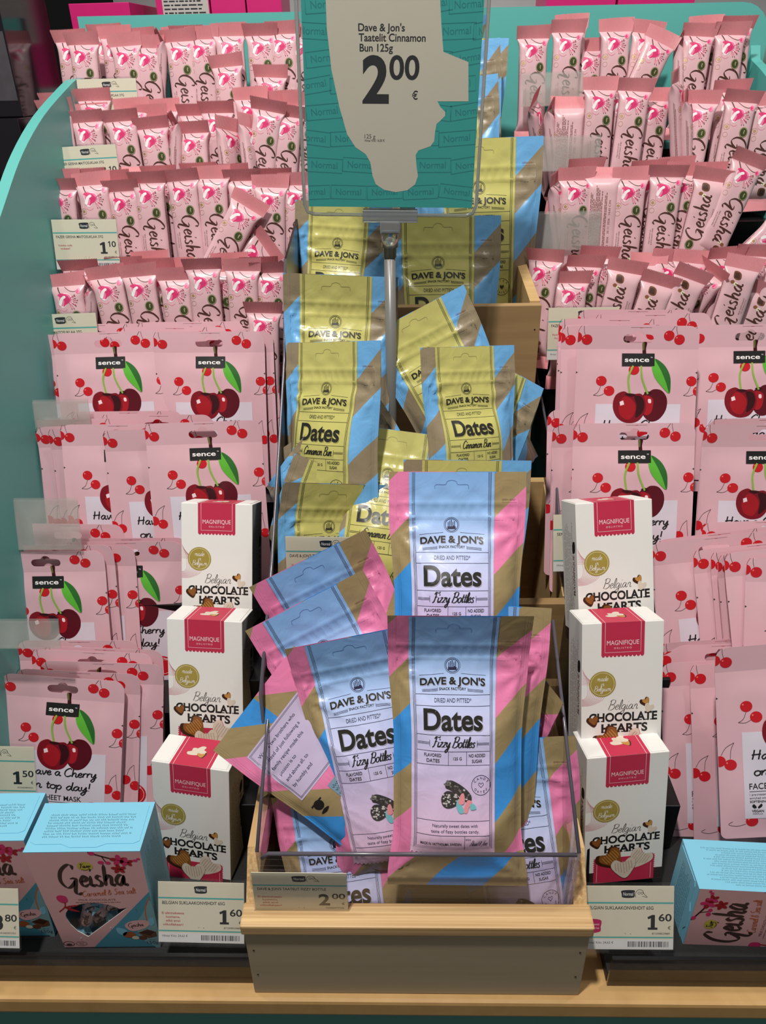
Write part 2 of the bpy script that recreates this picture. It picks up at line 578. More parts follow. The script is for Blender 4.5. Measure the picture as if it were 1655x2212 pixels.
class Art:
    def __init__(self, clip=None):
        self.V, self.T, self.L, self.M = [], [], [], []
        self.n = 0
        self.clip = clip

    def raw(self, V, T, m, lvl):
        V = np.asarray(V, float).reshape(-1, 2)
        T = np.asarray(T, np.int64).reshape(-1, 3)
        if len(T) == 0:
            return self
        if self.clip is not None:
            x0, x1, y0, y1 = self.clip
            V = np.column_stack([np.clip(V[:, 0], x0, x1), np.clip(V[:, 1], y0, y1)])
        self.V.append(V)
        self.T.append(T + self.n)
        self.L.append(np.full(len(V), float(lvl)))
        self.M += [m] * len(T)
        self.n += len(V)
        return self

    def poly(self, pts, m, lvl=1):
        pts = [tuple(p) for p in pts]
        T = tessellate_polygon([[Vector((p[0], p[1], 0)) for p in pts]])
        return self.raw(pts, T, m, lvl)

    def blob(self, pts, m, lvl=1, n=4):
        """Smooth closed outline through the points."""
        P = [pts[-1]] + list(pts) + [pts[0], pts[1]]
        C = catmull(P, n)
        return self.poly(C[n:-n - 1], m, lvl)

    def rect(self, x0, y0, x1, y1, m, lvl=1):
        return self.raw([(x0, y0), (x1, y0), (x1, y1), (x0, y1)], [(0, 1, 2), (0, 2, 3)], m, lvl)

    def disc(self, x, y, rx, m, lvl=1, ry=None, rot=0.0, n=20):
        ry = rx if ry is None else ry
        c, s = math.cos(R(rot)), math.sin(R(rot))
        V = [(x, y)]
        for k in range(n):
            g = 2 * math.pi * k / n
            a, b = rx * math.cos(g), ry * math.sin(g)
            V.append((x + a * c - b * s, y + a * s + b * c))
        return self.raw(V, [(0, 1 + k, 1 + (k + 1) % n) for k in range(n)], m, lvl)

    def stroke(self, pts, w, m, lvl=1, n=5, lo=1.0, pen=90.0, taper=False, smooth=True, closed=False):
        P = catmull(pts, n) if smooth else np.asarray(pts, float)
        if closed:
            P = np.vstack([P, P[:1]])
        d = np.gradient(P, axis=0)
        d /= np.maximum(np.linalg.norm(d, axis=1), 1e-9)[:, None]
        pa = np.array([math.cos(R(pen)), math.sin(R(pen))])
        ww = w * (lo + (1 - lo) * np.abs(d @ pa))
        if taper:
            k = np.linspace(0, 1, len(P))
            ww = ww * np.clip(np.minimum(k, 1 - k) * 6 + 0.35, 0, 1)
        nn = np.column_stack([-d[:, 1], d[:, 0]])
        V = np.vstack([P + nn * ww[:, None] / 2, P - nn * ww[:, None] / 2])
        k = len(P)
        T = []
        for i in range(k - 1):
            T += [(i, i + k, i + 1), (i + 1, i + k, i + k + 1)]
        return self.raw(V, T, m, lvl)

    def ring(self, x, y, r, w, m, lvl=1, n=28, ry=None):
        ry = r if ry is None else ry
        return self.stroke([(x + r * math.cos(2 * math.pi * k / n), y + ry * math.sin(2 * math.pi * k / n)) for k in range(n + 1)], w, m, lvl, smooth=False)

    def text(self, s, x, y, h, m, lvl=1, align='C', bold=0.0, sx=1.0, shear=0.0, rot=0.0, spacing=1.0, arch=0.0, fit=None):
        """Letters with capital height h; y is the baseline."""
        V, T = text_mesh(s, bold, spacing)
        if len(T) == 0:
            return self
        k = h / 0.7
        P = V * k
        x0, x1 = P[:, 0].min(), P[:, 0].max()
        if fit:
            sx = fit / (x1 - x0)
        off = {'L': x0, 'C': (x0 + x1) / 2, 'R': x1}[align]
        P = np.column_stack([(P[:, 0] - off) * sx + P[:, 1] * shear, P[:, 1]])
        if arch:
            P[:, 1] = P[:, 1] - arch * P[:, 0] ** 2
        c, q = math.cos(R(rot)), math.sin(R(rot))
        P = np.column_stack([x + P[:, 0] * c - P[:, 1] * q, y + P[:, 0] * q + P[:, 1] * c])
        return self.raw(P, T, m, lvl)

    def script(self, s, x, y, xh, m, lvl=1, w=0.16, lo=0.35, pen=70, shear=0.2, rot=0.0, align='C', gap=0.0, taper=True, fit=None):
        adv = sum(GL[c][0] + gap for c in s if c in GL)
        sx = 1.0 if not fit else fit / (adv * xh)
        x0 = {'L': 0, 'C': -adv / 2, 'R': -adv}[align]
        c, q = math.cos(R(rot)), math.sin(R(rot))
        for ch in s:
            if ch not in GL:
                continue
            a, st = GL[ch]
            for pts in st:
                P = [((x0 + p[0]) * sx + p[1] * shear, p[1]) for p in pts]
                P = [(x + xh * (p[0] * c - p[1] * q), y + xh * (p[0] * q + p[1] * c)) for p in P]
                self.stroke(P, w * xh, m, lvl, lo=lo, pen=pen + rot, taper=taper)
            x0 += a + gap
        return self

    def micro(self, x0, y0, x1, y1, rows, m, lvl=1, seed=1, fill=0.55, vertical=False, scribble=False):
        """Rows of type too small to read: broken dashes with word gaps."""
        r = random.Random(seed)
        for k in range(rows):
            if vertical:
                w = (x1 - x0) / rows
                a, b = y0, y1
                c0, c1 = x0 + w * k, x0 + w * (k + fill)
            else:
                w = (y1 - y0) / rows
                a, b = x0, x1
                c0, c1 = y0 + w * k, y0 + w * (k + fill)
            p = a
            end = a + (b - a) * r.uniform(0.8, 1.0)
            while p < end:
                q = min(end, p + abs(c1 - c0) * r.uniform(1.5, 6.0))
                if scribble:
                    h = abs(c1 - c0)
                    n = max(3, int((q - p) / (h * .45)))
                    pts = []
                    for i in range(n + 1):
                        s = p + (q - p) * i / n
                        e = c0 + (c1 - c0) * ((0.0 if i % 2 else 1.0) * r.uniform(.6, 1.25) + (.1 if i % 2 else 0))
                        pts.append((e, s) if vertical else (s, e))
                    self.stroke(pts, h * .24, m, lvl, smooth=False)
                elif vertical:
                    self.rect(c0, p, c1, q, m, lvl)
                else:
                    self.rect(p, c0, q, c1, m, lvl)
                p = q + abs(c1 - c0) * 0.9
        return self

    def merge(self, o, x=0, y=0, s=1.0, rot=0.0, dl=0):
        if not o.V:
            return self
        c, q = math.cos(R(rot)) * s, math.sin(R(rot)) * s
        ms = o.M
        V = np.vstack(o.V)
        P = np.column_stack([x + V[:, 0] * c - V[:, 1] * q, y + V[:, 0] * q + V[:, 1] * c])
        if self.clip is not None:
            x0, x1, y0, y1 = self.clip
            P = np.column_stack([np.clip(P[:, 0], x0, x1), np.clip(P[:, 1], y0, y1)])
        self.V.append(P)
        self.T.append(np.vstack(o.T) + self.n)
        self.L.append(np.concatenate(o.L) + dl)
        self.M += ms
        self.n += len(P)
        return self

    def arrays(self, maxlen=None):
        V = np.vstack(self.V)
        T = np.vstack(self.T)
        L = np.concatenate(self.L)
        names = {}
        M = np.array([names.setdefault(m.name, len(names)) for m in self.M])
        keep = np.abs(np.cross(V[T[:, 1]] - V[T[:, 0]], V[T[:, 2]] - V[T[:, 0]])) > 1e-12
        T, M = T[keep], M[keep]
        if maxlen:
            V, T, L, M = subdivide(V, T, L, M, maxlen)
        inv = {v: k for k, v in names.items()}
        mats = [bpy.data.materials[inv[i]] for i in range(len(inv))]
        return V, T, L, M, mats


def subdivide(V, T, L, M, maxlen):
    for it in range(8):
        E = np.stack([T, np.roll(T, -1, axis=1)], axis=2).reshape(-1, 2)
        ln = np.linalg.norm(V[E[:, 0]] - V[E[:, 1]], axis=1)
        big = (ln > maxlen)
        if not big.any():
            break
        S = np.sort(E, axis=1)
        key = S[:, 0] * (len(V) + 1) + S[:, 1]
        uk, idx, inv = np.unique(key[big], return_index=True, return_inverse=True)
        Eb = S[big][idx]
        mid = (V[Eb[:, 0]] + V[Eb[:, 1]]) / 2
        midL = (L[Eb[:, 0]] + L[Eb[:, 1]]) / 2
        mi = np.full(len(E), -1, np.int64)
        mi[big] = inv.reshape(-1) + len(V)
        mi = mi.reshape(-1, 3)
        V = np.vstack([V, mid])
        L = np.concatenate([L, midL])
        cnt = (mi >= 0).sum(axis=1)
        nT, nM = [T[cnt == 0]], [M[cnt == 0]]
        a = cnt == 3
        if a.any():
            t, q = T[a], mi[a]
            for tr in ((t[:, 0], q[:, 0], q[:, 2]), (q[:, 0], t[:, 1], q[:, 1]), (q[:, 2], q[:, 1], t[:, 2]), (q[:, 0], q[:, 1], q[:, 2])):
                nT.append(np.stack(tr, axis=1))
                nM.append(M[a])
        for r in range(3):
            a = (cnt == 1) & (mi[:, r] >= 0)
            if a.any():
                t, q = np.roll(T[a], -r, axis=1), np.roll(mi[a], -r, axis=1)
                for tr in ((t[:, 0], q[:, 0], t[:, 2]), (q[:, 0], t[:, 1], t[:, 2])):
                    nT.append(np.stack(tr, axis=1))
                    nM.append(M[a])
            a = (cnt == 2) & (mi[:, (r + 2) % 3] < 0)
            if a.any():
                t, q = np.roll(T[a], -r, axis=1), np.roll(mi[a], -r, axis=1)
                for tr in ((q[:, 0], t[:, 1], q[:, 1]), (t[:, 0], q[:, 0], q[:, 1]), (t[:, 0], q[:, 1], t[:, 2])):
                    nT.append(np.stack(tr, axis=1))
                    nM.append(M[a])
        T = np.vstack(nT)
        M = np.concatenate(nM)
    return V, T, L, M


def wrap_art(mb, arr, f, step=0.00007, base=0.00012, smooth=True, sgn=1.0):
    """Map 2D artwork through surface f(u, v) -> (N,3), lifted along the surface normal by its layer."""
    V, T, L, M, mats = arr
    if not smooth:
        step, base = step * .45, base * .35
    u, v = V[:, 0], V[:, 1]
    P = f(u, v)
    e = 0.0004
    du = f(u + e, v) - f(u - e, v)
    dv = f(u, v + e) - f(u, v - e)
    n = np.cross(du, dv)
    n /= np.maximum(np.linalg.norm(n, axis=1), 1e-12)[:, None]
    P = P + n * (sgn * (base + step * L))[:, None]
    mb.add(P, T.tolist(), [mats[i] for i in M], smooth, V)
    return mb


def flat(ox=0.0, oy=0.0, oz=0.0, ax='XZ'):
    """Flat mapping for art: 'XZ' front (-Y), 'XY' top (+Z), 'YZ' right side (+X)."""
    def f(u, v):
        z = np.zeros_like(u)
        if ax == 'XZ':
            return np.column_stack([ox + u, oy + z, oz + v])
        if ax == 'XY':
            return np.column_stack([ox + u, oy + v, oz + z])
        if ax == 'YZ':
            return np.column_stack([ox + z, oy + u, oz + v])
        if ax == '-YZ':
            return np.column_stack([ox + z, oy - u, oz + v])
        if ax == '-XZ':
            return np.column_stack([ox - u, oy + z, oz + v])
    return f
# ------------------------------------------------------------------ colours
def sm(a, b, x):
    t = np.clip((x - a) / (b - a), 0, 1)
    return t * t * (3 - 2 * t)


m_wrap = mat('wrapper_pink', '#D9B0B6', 0.30, vary=0.03, nscale=30, bump=0.25, bscale=45, bdist=0.002)
m_fin = mat('wrapper_end_rose', '#DE969C', 0.36, vary=0.04, nscale=60, trans=0.15)
m_brown = ink('#4A2A20')
m_brown2 = ink('#7A5048')
m_badge = mat('badge_green', '#4D5430', 0.3, metal=0.35, vary=0.1)
m_badge2 = ink('#2C2F1C')
m_white = ink('#F6F0F0')
m_mag = ink('#D8336F')
m_mag2 = ink('#EE7FA4')
m_pale = ink('#F7DCE2')
m_gold = mat('print_gold', '#C0A06A', 0.35, metal=0.5)
m_cream = ink('#E8E0B0')
m_choc = mat('print_chocolate', '#40261C', 0.4, vary=0.25, nscale=200)
m_choc2 = mat('print_chocolate_light', '#6B432C', 0.4, vary=0.2, nscale=200)
m_nut = ink('#8A5636')
m_nutin = ink('#E6E2C2')

# ------------------------------------------------------------------ chocolate bar in a flow-pack wrapper
BW, BT, BL, FIN = 0.0195, 0.0085, 0.150, 0.017
_s = np.linspace(-math.pi / 2, math.pi / 2, 400)
_cx = np.sign(np.sin(_s)) * np.abs(np.sin(_s)) ** (2 / 3.6)
_cy = np.abs(np.cos(_s)) ** (2 / 3.6)
_arc = np.concatenate([[0], np.cumsum(np.hypot(np.diff(_cx) * BW, np.diff(_cy) * BT))])
HALF = _arc[-1] / 2
_arc = _arc - HALF


def bar_surface(back=False):
    sg = 1.0 if back else -1.0

    def f(u, v):
        s = np.clip(u, -HALF, HALF)
        x = np.interp(s, _arc, _cx)
        y = np.interp(s, _arc, _cy)
        if back:
            x = -x
        e = np.clip(np.minimum(v - FIN + 0.001, BL - FIN + 0.001 - v) / 0.017, 0.004, 1)
        tau = 1 - (1 - e) ** 2.2
        puff = 1 + 0.05 * np.sin(v * 150) * (y > 0.2)
        return np.column_stack([x * BW * (1 + 0.20 * (1 - tau)), sg * y * BT * tau * puff, v])
    return f


def flower(s=1.0):
    a = Art()
    # magnolia-like blossom: outer petals, white curl, magenta heart, stamens
    a.blob([(-8, 2), (-6, 6), (0, 8), (6, 6), (9, 0), (7, -5), (3, -3), (-2, -8), (-6, -7)], m_pale, 1)
    a.blob([(-7, 4), (-2, 7), (5, 6), (7, 1), (4, -3), (0, -2), (-2, -6), (-6, -5)], m_mag2, 2)
    a.blob([(-8, 6), (-4, 8), (2, 6), (5, 2), (4, -2), (0, -5), (-3, -7), (-1, -1), (-4, 3)], m_mag, 3)
    a.blob([(-6, 1), (-3, 4), (0, 5), (1, 3), (-2, 1), (-4, -3), (-6, -6), (-8, -4)], m_white, 4)
    for k in range(9):
        g = -65 + k * 13
        x, y = 2 + math.cos(R(g)) * (10 + (k % 3)), -1 + math.sin(R(g)) * (10 + (k % 2) * 1.5)
        a.stroke([(3, 0), (x * .6 + 1, y * .6), (x, y)], 0.35, m_mag, 3, n=3)
        a.disc(x, y, 0.55, m_brown, 4, n=6)
    a.stroke([(-8, -4), (-8, -9), (-3, -12), (1, -10)], 0.3, m_mag2, 3, n=3)
    b = Art()
    b.merge(a, 0, 0, 0.001 * s)
    return b


def chocs(s=1.0):
    a = Art()
    a.blob([(-6, -3), (-5, 6), (1, 7.5), (6, 4), (6, -4), (0, -6)], m_choc2, 1)
    a.poly([(-5, -3), (-4, 5), (3, 5), (4, -4)], m_choc, 2)
    a.poly([(3, 5), (5.5, 3), (5.5, -3), (4, -4)], m_choc2, 3)
    a.disc(-6, -10, 3.4, m_nut, 2, ry=2.8, n=12)
    a.disc(0, -12.5, 3.5, m_nutin, 3, ry=2.9, n=12)
    a.disc(0, -12.5, 1.2, m_brown2, 4, n=8)
    b = Art()
    b.merge(a, 0, 0, 0.001 * s)
    return b


def bar_art(upside=False):
    a = Art(clip=(-HALF * 0.99, HALF * 0.99, FIN, BL - FIN))
    a.merge(flower(1.12), -0.0030, 0.1165)
    top = BL - FIN
    a.stroke([(-0.0105, top), (-0.0095, 0.128), (-0.0075, 0.123)], 0.0013, m_brown, 3)
    a.stroke([(-0.003, top), (0.002, 0.1285), (0.008, 0.1265), (0.0125, 0.1275)], 0.0006, m_brown, 3)
    a.blob([(0.011, 0.126), (0.0125, 0.130), (0.0155, 0.129), (0.0165, 0.125), (0.0135, 0.1235)], m_mag2, 3)
    a.blob([(0.0115, 0.1255), (0.0125, 0.129), (0.0145, 0.127), (0.0135, 0.1245)], m_mag, 4)
    # brand lettering runs down the bar
    a.script('Geisha', -0.0042, 0.0625, 0.0100, m_brown, 3, w=0.22, lo=0.25, pen=60, rot=-90, shear=0.12, fit=0.058, gap=.1)
    a.text('MILK CHOCOLATE', -0.0115, 0.060, 0.0016, m_brown2, 2, rot=-90, spacing=1.1)
    a.text('with soft hazelnut filling', -0.0140, 0.060, 0.0013, m_brown2, 2, rot=-90)
    a.ring(-0.0150, 0.102, 0.0036, 0.0004, m_gold, 1)
    a.disc(-0.0150, 0.102, 0.0019, m_gold, 1, n=8)
    a.ring(-0.0150, 0.0925, 0.0030, 0.0003, m_gold, 1)
    a.micro(-0.0150, 0.094, -0.0145, 0.091, 2, m_gold, 1, vertical=True)
    a.merge(chocs(0.78), 0.0055, 0.0255, 1.0, rot=180)
    a.micro(HALF - 0.0035, FIN + 0.006, HALF - 0.0004, BL - FIN - 0.014, 3, m_brown2, 1, seed=3, vertical=True)
    a.micro(-HALF + 0.0004, FIN + 0.006, -HALF + 0.0035, BL - FIN - 0.014, 3, m_brown2, 1, seed=5, vertical=True)
    return a


def bar_badge_art():
    a = Art()
    a.disc(0.0085, 0.0965, 0.0057, m_badge, 1, ry=0.0064)
    a.ring(0.0085, 0.0965, 0.0050, 0.0003, m_cream, 2, ry=0.0057)
    a.text('Fazer', 0.0085, 0.0968, 0.0016, m_cream, 2, rot=-90, shear=0.2)
    a.stroke([(0.0068, 0.0993), (0.0055, 0.0965), (0.0068, 0.0935)], 0.0006, m_badge2, 2, n=4)
    return a


def bar_back_art():
    a = Art(clip=(-HALF, HALF, FIN, BL - FIN))
    a.micro(-0.0165, 0.022, -0.0005, 0.128, 9, m_brown2, 1, seed=9, vertical=True, fill=0.6)
    a.micro(0.002, 0.024, 0.0055, 0.124, 2, m_brown2, 1, seed=11, vertical=True, fill=0.6)
    a.text('29 11 2026   30 11 2026   14:43 C3N', 0.0100, 0.075, 0.0028, m_brown2, 1, rot=90, spacing=1.05)
    return a


_bar_front = bar_art().arrays(0.0028)
_bar_back = bar_back_art().arrays(0.004)
_bar_badge = bar_badge_art().arrays(0.0028)


def make_bar(k, flop):
    """One wrapped bar: wrapper body with its print, and a crimped end top and bottom."""
    mb = MB()
    us = np.linspace(-HALF, HALF, 33)
    vs = np.concatenate([np.linspace(FIN - 0.001, FIN + 0.020, 8), np.linspace(FIN + 0.024, BL - FIN - 0.024, 12), np.linspace(BL - FIN - 0.020, BL - FIN + 0.001, 8)])
    U, Vv = np.meshgrid(us, vs)
    for bk in (False, True):
        f = bar_surface(bk)
        mb.add(f(U.ravel(), Vv.ravel()), grid(33, len(vs)), m_wrap, True)
    wrap_art(mb, _bar_front, bar_surface(False))
    wrap_art(mb, _bar_back, bar_surface(True))
    o = mb.build('chocolate_bar')
    gb_ = MB()
    wrap_art(gb_, _bar_badge, bar_surface(False), base=.0002)
    e = gb_.build('round_badge', o)
    e['label'] = 'round dark green badge with pale lettering'
    r = random.Random(k)
    for end in (1, -1):
        fb = MB()
        nu = 97
        us = np.linspace(-1, 1, nu)
        wf = BW * 1.22
        fl = R(flop[0] if end > 0 else flop[1])
        curl = r.uniform(-0.0025, 0.0025)
        skew = r.uniform(-0.0015, 0.0015)
        V = []
        uvv = []
        for j, q in enumerate((0.0, 0.4, 0.85, 1.0)):
            zz = FIN * q + (0.0009 * (np.arange(nu) // 2 % 2) if q == 1.0 else 0) + skew * us * q
            rib = 0.00022 * (np.arange(nu) % 2 * 2 - 1) * min(1, q * 3)
            x = us * wf * (1 + 0.07 * q)
            y = -np.sin(fl) * zz + rib + curl * q * (us ** 2 - 0.4) + 0.001 * math.sin(k) * q * us
            z = (BL - FIN + np.cos(fl) * zz) if end > 0 else (FIN - np.cos(fl) * zz)
            V.append(np.column_stack([x, y, z]))
        V = np.vstack(V)
        fb.add(V, grid(nu, 4), m_fin, False)
        fb.add(V + np.array([0, 0.00035, 0]), [tuple(reversed(q)) for q in grid(nu, 4)], m_fin, False)
        e = fb.build('crimped_end', o)
        e['label'] = 'ribbed zigzag crimped end of the wrapper'
    return o


# ------------------------------------------------------------------ face mask sachet
MW, MH = 0.140, 0.200
m_mask = mat('sachet_pink', '#DFB2BB', 0.34, vary=0.02, nscale=20, bump=0.12, bscale=28, bdist=0.003)
m_red = ink('#C81B25', 0.35)
m_redlit = ink('#F07A74')
m_cher = mat('print_cherry_dark', '#7E1020', 0.35, vary=0.12, nscale=60)
m_cher2 = mat('print_cherry_wine', '#5A0C1C', 0.35, vary=0.12, nscale=60)
m_cher3 = ink('#A81824', 0.35)
m_cher4 = ink('#3A0A12', 0.35)
m_green = ink('#5FB53A', 0.35)
m_green2 = ink('#2E6A2C', 0.35)
m_stemg = ink('#8EB84A', 0.35)
m_black = ink('#1C1A19')
m_window = mat('sachet_window', '#DFD4E0', 0.22, vary=0.03)


def small_cherry(a, x, y, r, rot=0):
    a.disc(x, y, r * 1.02, m_red, 2, ry=r * 0.95, rot=rot, n=18)
    a.disc(x - r * .55, y + r * .35, r * 0.16, m_redlit, 3, n=6)


def mask_art():
    mm = 0.001
    A = Art(clip=(-MW / 2 + .0002, MW / 2 - .0002, 0.0005, MH - 0.0004))
    a = Art(clip=(0.2, 139.8, -199.5, -0.5))

    def pair(x1, y1, x2, y2, tips):
        for (x, y), pth in zip(((x1, y1), (x2, y2)), tips):
            a.stroke([(p[0], -p[1]) for p in pth], 0.45, m_black, 1, n=4)
            small_cherry(a, x, -y, 6.0)
    a.rect(24, -179, 122, -88.5, m_window, 4)
    pair(-1, 13, 10.8, 15.7, ([(0, 8), (1.5, 4), (4, 0)], [(8.5, 11), (7, 6), (6.5, 0)]))
    pair(104.7, 11, 117, 15.3, ([(107, 6), (109, 3), (111, 0)], [(114.5, 10), (113, 5), (112.5, 0)]))
    small_cherry(a, 72, 3.2, 6)
    a.rect(60, -2, 84, -0.2, m_mask, 3)
    small_cherry(a, 66, -49.5, 6)
    pair(29.4, 62.2, 38.7, 73.5, ([(29, 68), (26, 75), (21, 78.5)], [(34, 76), (28, 79), (21, 78.5)]))
    pair(133.6, 62.2, 142, 73.5, ([(133, 68), (130, 75), (125, 78.5)], [(138, 77), (132, 79), (125, 78.5)]))
    pair(124.5, 130, 136, 137, ([(126, 125), (129, 117), (134, 112)], [(136, 131), (134.5, 120), (134, 112)]))
    pair(1.5, 118, 12, 122, ([(3, 112), (8, 104), (16, 99)], [(12, 116), (13, 106), (16, 99)]))
    a.stroke([(25, -185), (16, -187), (8, -185), (12, -182)], 0.45, m_black, 1, n=4)
    small_cherry(a, 31, -182, 6)
    pair(118, 188, 106, 183, ([(114, 185), (100, 189), (92, 192)], [(102, 186), (96, 190), (92, 192)]))
    # leaf, stems, twin cherries
    a.blob([(90, -37), (100, -43), (106.5, -53), (108.8, -63), (108, -76), (98, -67.5), (90, -57.5), (86.5, -46)], m_green, 8)
    a.blob([(90, -37), (100, -43), (106.5, -53), (108.8, -63), (108, -76), (103.5, -64), (97, -50)], m_green2, 9)
    a.stroke([(64.8, -45), (60, -58.7), (62.5, -78)], 2.1, m_stemg, 10)
    a.stroke([(74, -45), (75.6, -58.7), (83.4, -77)], 2.1, m_stemg, 10)
    a.blob([(80, -76), (84, -75), (90, -71.5), (99, -73), (105.5, -82), (105, -95), (97, -106), (86, -108), (77, -98), (75, -84)], m_cher2, 7)
    a.blob([(78, -80), (84, -79), (90, -84), (88, -98), (81, -101), (77, -93)], m_cher3, 8)
    a.blob([(62, -77), (55, -74), (46, -79), (43.5, -92), (49, -104), (60, -110), (73, -108), (81, -97), (81, -85), (76, -77), (68, -77)], m_cher, 9)
    a.blob([(56, -80), (66, -84), (70, -94), (64, -106), (54, -103), (50, -92)], m_cher3, 10)
    a.blob([(68, -80), (76, -80), (80, -88), (78, -98), (70, -104), (71, -90)], m_cher4, 10)
    a.blob([(57, -77.5), (63, -80), (69, -79), (68, -77), (60, -76.2)], m_cher4, 11)
    a.blob([(79, -75.5), (84, -78), (88, -76), (84, -74)], m_cher4, 9)
    a.poly([(51, -86), (55, -84.5), (56.5, -89), (52, -90.5)], m_pale, 12)
    a.blob([(84, -83), (87, -83), (87.5, -87), (84.5, -87)], m_pale, 9)
    # twig and brand tag
    a.blob([(75, -18.8), (80, -18.5), (79.5, -25), (79.8, -32), (76, -32), (75.5, -26)], m_cher4, 2)
    a.blob([(75, -19), (77, -19), (77.5, -27), (75.5, -26)], ink('#6B6A33'), 3)
    # lettering
    a.script('Have a Cherry', 72, -117, 5.0, m_black, 9, w=0.30, lo=0.75, pen=60, shear=0.12, fit=80, taper=False, rot=0)
    a.script('on top day!', 70, -134, 5.2, m_black, 9, w=0.30, lo=0.75, pen=60, shear=0.12, fit=72, taper=False)
    a.text('FACE SHEET MASK', 29, -148, 6.2, m_black, 9, align='L', bold=0.008, fit=66)
    a.rect(29, -150.6, 82, -150.1, m_black, 9)
    a.text('1 pre-treated sheet mask', 29, -154.5, 2.2, m_black, 9, align='L')
    a.text('enriched with cherry extract', 29, -158.2, 2.2, m_black, 9, align='L')
    a.text('SOFTENING', 29, -162, 2.3, m_black, 9, align='L', bold=0.02)
    a.blob([(33, -168), (31, -165.5), (33, -163.5), (35.5, -167)], m_black, 9)
    a.blob([(38, -168), (41, -165.5), (40, -163.2), (36.5, -167)], m_black, 9)
    a.text('VEGAN', 36.5, -172, 2.5, m_black, 9, bold=0.02)
    a.text('FORMULA', 36.5, -174.5, 1.5, m_black, 9)
    a.disc(108, -160, 13, m_red, 9)
    a.text('TREATED', 108, -152.5, 2.4, m_white, 10)
    a.ring(108, -160, 10.5, 0.4, m_white, 10)
    # tear notches
    for yy in (52.5,):
        a.poly([(0, -yy + 1.2), (2.2, -yy), (0, -yy - 1.2)], m_black, 1)
        a.poly([(140, -yy + 1.2), (137.8, -yy), (140, -yy - 1.2)], m_black, 1)
    A.merge(a, -MW / 2, MH, 0.001)
    return A


def mask_tag_art():
    a = Art()
    a.rect(-18.8, -7.2, 18.8, 7.2, m_black, 10)
    a.text('sence', -1.5, -2.4, 5.3, m_white, 11, bold=0.015, fit=28)
    a.text('\u2122', 15.2, 1.2, 2.0, m_white, 11)
    A = Art()
    A.merge(a, 0.8 * .001, MH - 0.0382, 0.001, rot=0)
    return A


HDR = MH - 0.0262


def rounded(w, h, r, n=5):
    out = []
    for cx, cy, a0 in ((w / 2 - r, h - r, 0), (-w / 2 + r, h - r, 90), (-w / 2 + r * .5, r * .5, 180), (w / 2 - r * .5, r * .5, 270)):
        rr = r if cy > h / 2 else r * .5
        for k in range(n + 1):
            g = R(a0 + 90 * k / n)
            out.append((cx + rr * math.cos(g), cy + rr * math.sin(g)))
    return out


def slot_outline(w=0.0175, h=0.0045, bump=0.0068, cy=MH - 0.0145):
    p = []
    for k in range(7):
        g = R(-90 - 180 * k / 6)
        p.append((-w + h + h * math.cos(g), cy + h * math.sin(g)))
    for k in range(9):
        g = R(155 - 130 * k / 8)
        p.append((bump * math.cos(g) * .9, cy + h * .55 + bump * math.sin(g) * .9))
    for k in range(7):
        g = R(90 - 180 * k / 6)
        p.append((w - h + h * math.cos(g), cy + h * math.sin(g)))
    return p


def mask_surface(k, side):
    r = random.Random(k * 31 + 5)
    bend = r.uniform(-0.004, 0.008)
    hdr = r.uniform(0.02, 0.16)
    tw = r.uniform(-0.006, 0.006)
    ph = [r.uniform(0, 6) for _ in range(4)]
    puff = r.uniform(0.0018, 0.0034)

    def f(u, v):
        q = np.clip(v / MH, 0, 1)
        mid = (1 - (np.clip(np.abs(u) / (MW / 2 - 0.006), 0, 1)) ** 2.5) * sm(0.004, 0.03, v) * (1 - sm(HDR - 0.03, HDR, v))
        T = 0.0003 + puff * mid
        y0 = bend * (4 * (q - .5) ** 2 - .5) + tw * (u / MW * 2) * (q - .4)
        y0 = y0 - hdr * np.maximum(v - HDR, 0)
        rip = 0.0004 * np.sin(v * 95 + u * 40 + ph[0]) * mid + 0.0003 * np.sin(u * 130 - v * 60 + ph[1]) * mid
        return np.column_stack([u, y0 - T - rip if side < 0 else y0 + T * 0.6, v])
    return f


_mask_art = mask_art().arrays(0.006)
_mask_tag = mask_tag_art().arrays(0.008)


def sheet(mb, outline, holes, f0, f1, m, maxlen=0.007):
    """Thin sheet with holes: front, back and cut edges."""
    loops = [outline] + holes
    flatp = [p for l in loops for p in l]
    T = np.array(tessellate_polygon([[Vector((p[0], p[1], 0)) for p in l] for l in loops]))
    V = np.array(flatp)
    V2, T2, L2, M2 = subdivide(V, T, np.zeros(len(V)), np.zeros(len(T), int), maxlen)
    # front winding: normal towards -Y
    c = np.cross(V2[T2[:, 1]] - V2[T2[:, 0]], V2[T2[:, 2]] - V2[T2[:, 0]])
    T2[c < 0] = T2[c < 0][:, ::-1]
    mb.add(f0(V2[:, 0], V2[:, 1]), T2.tolist(), m, True, V2)
    mb.add(f1(V2[:, 0], V2[:, 1]), T2[:, ::-1].tolist(), m, True, V2)
    for l in loops:
        P = np.array(l)
        a, b = f0(P[:, 0], P[:, 1]), f1(P[:, 0], P[:, 1])
        n = len(P)
        mb.add(np.vstack([a, b]), [(i, (i + 1) % n, n + (i + 1) % n, n + i) for i in range(n)], m)


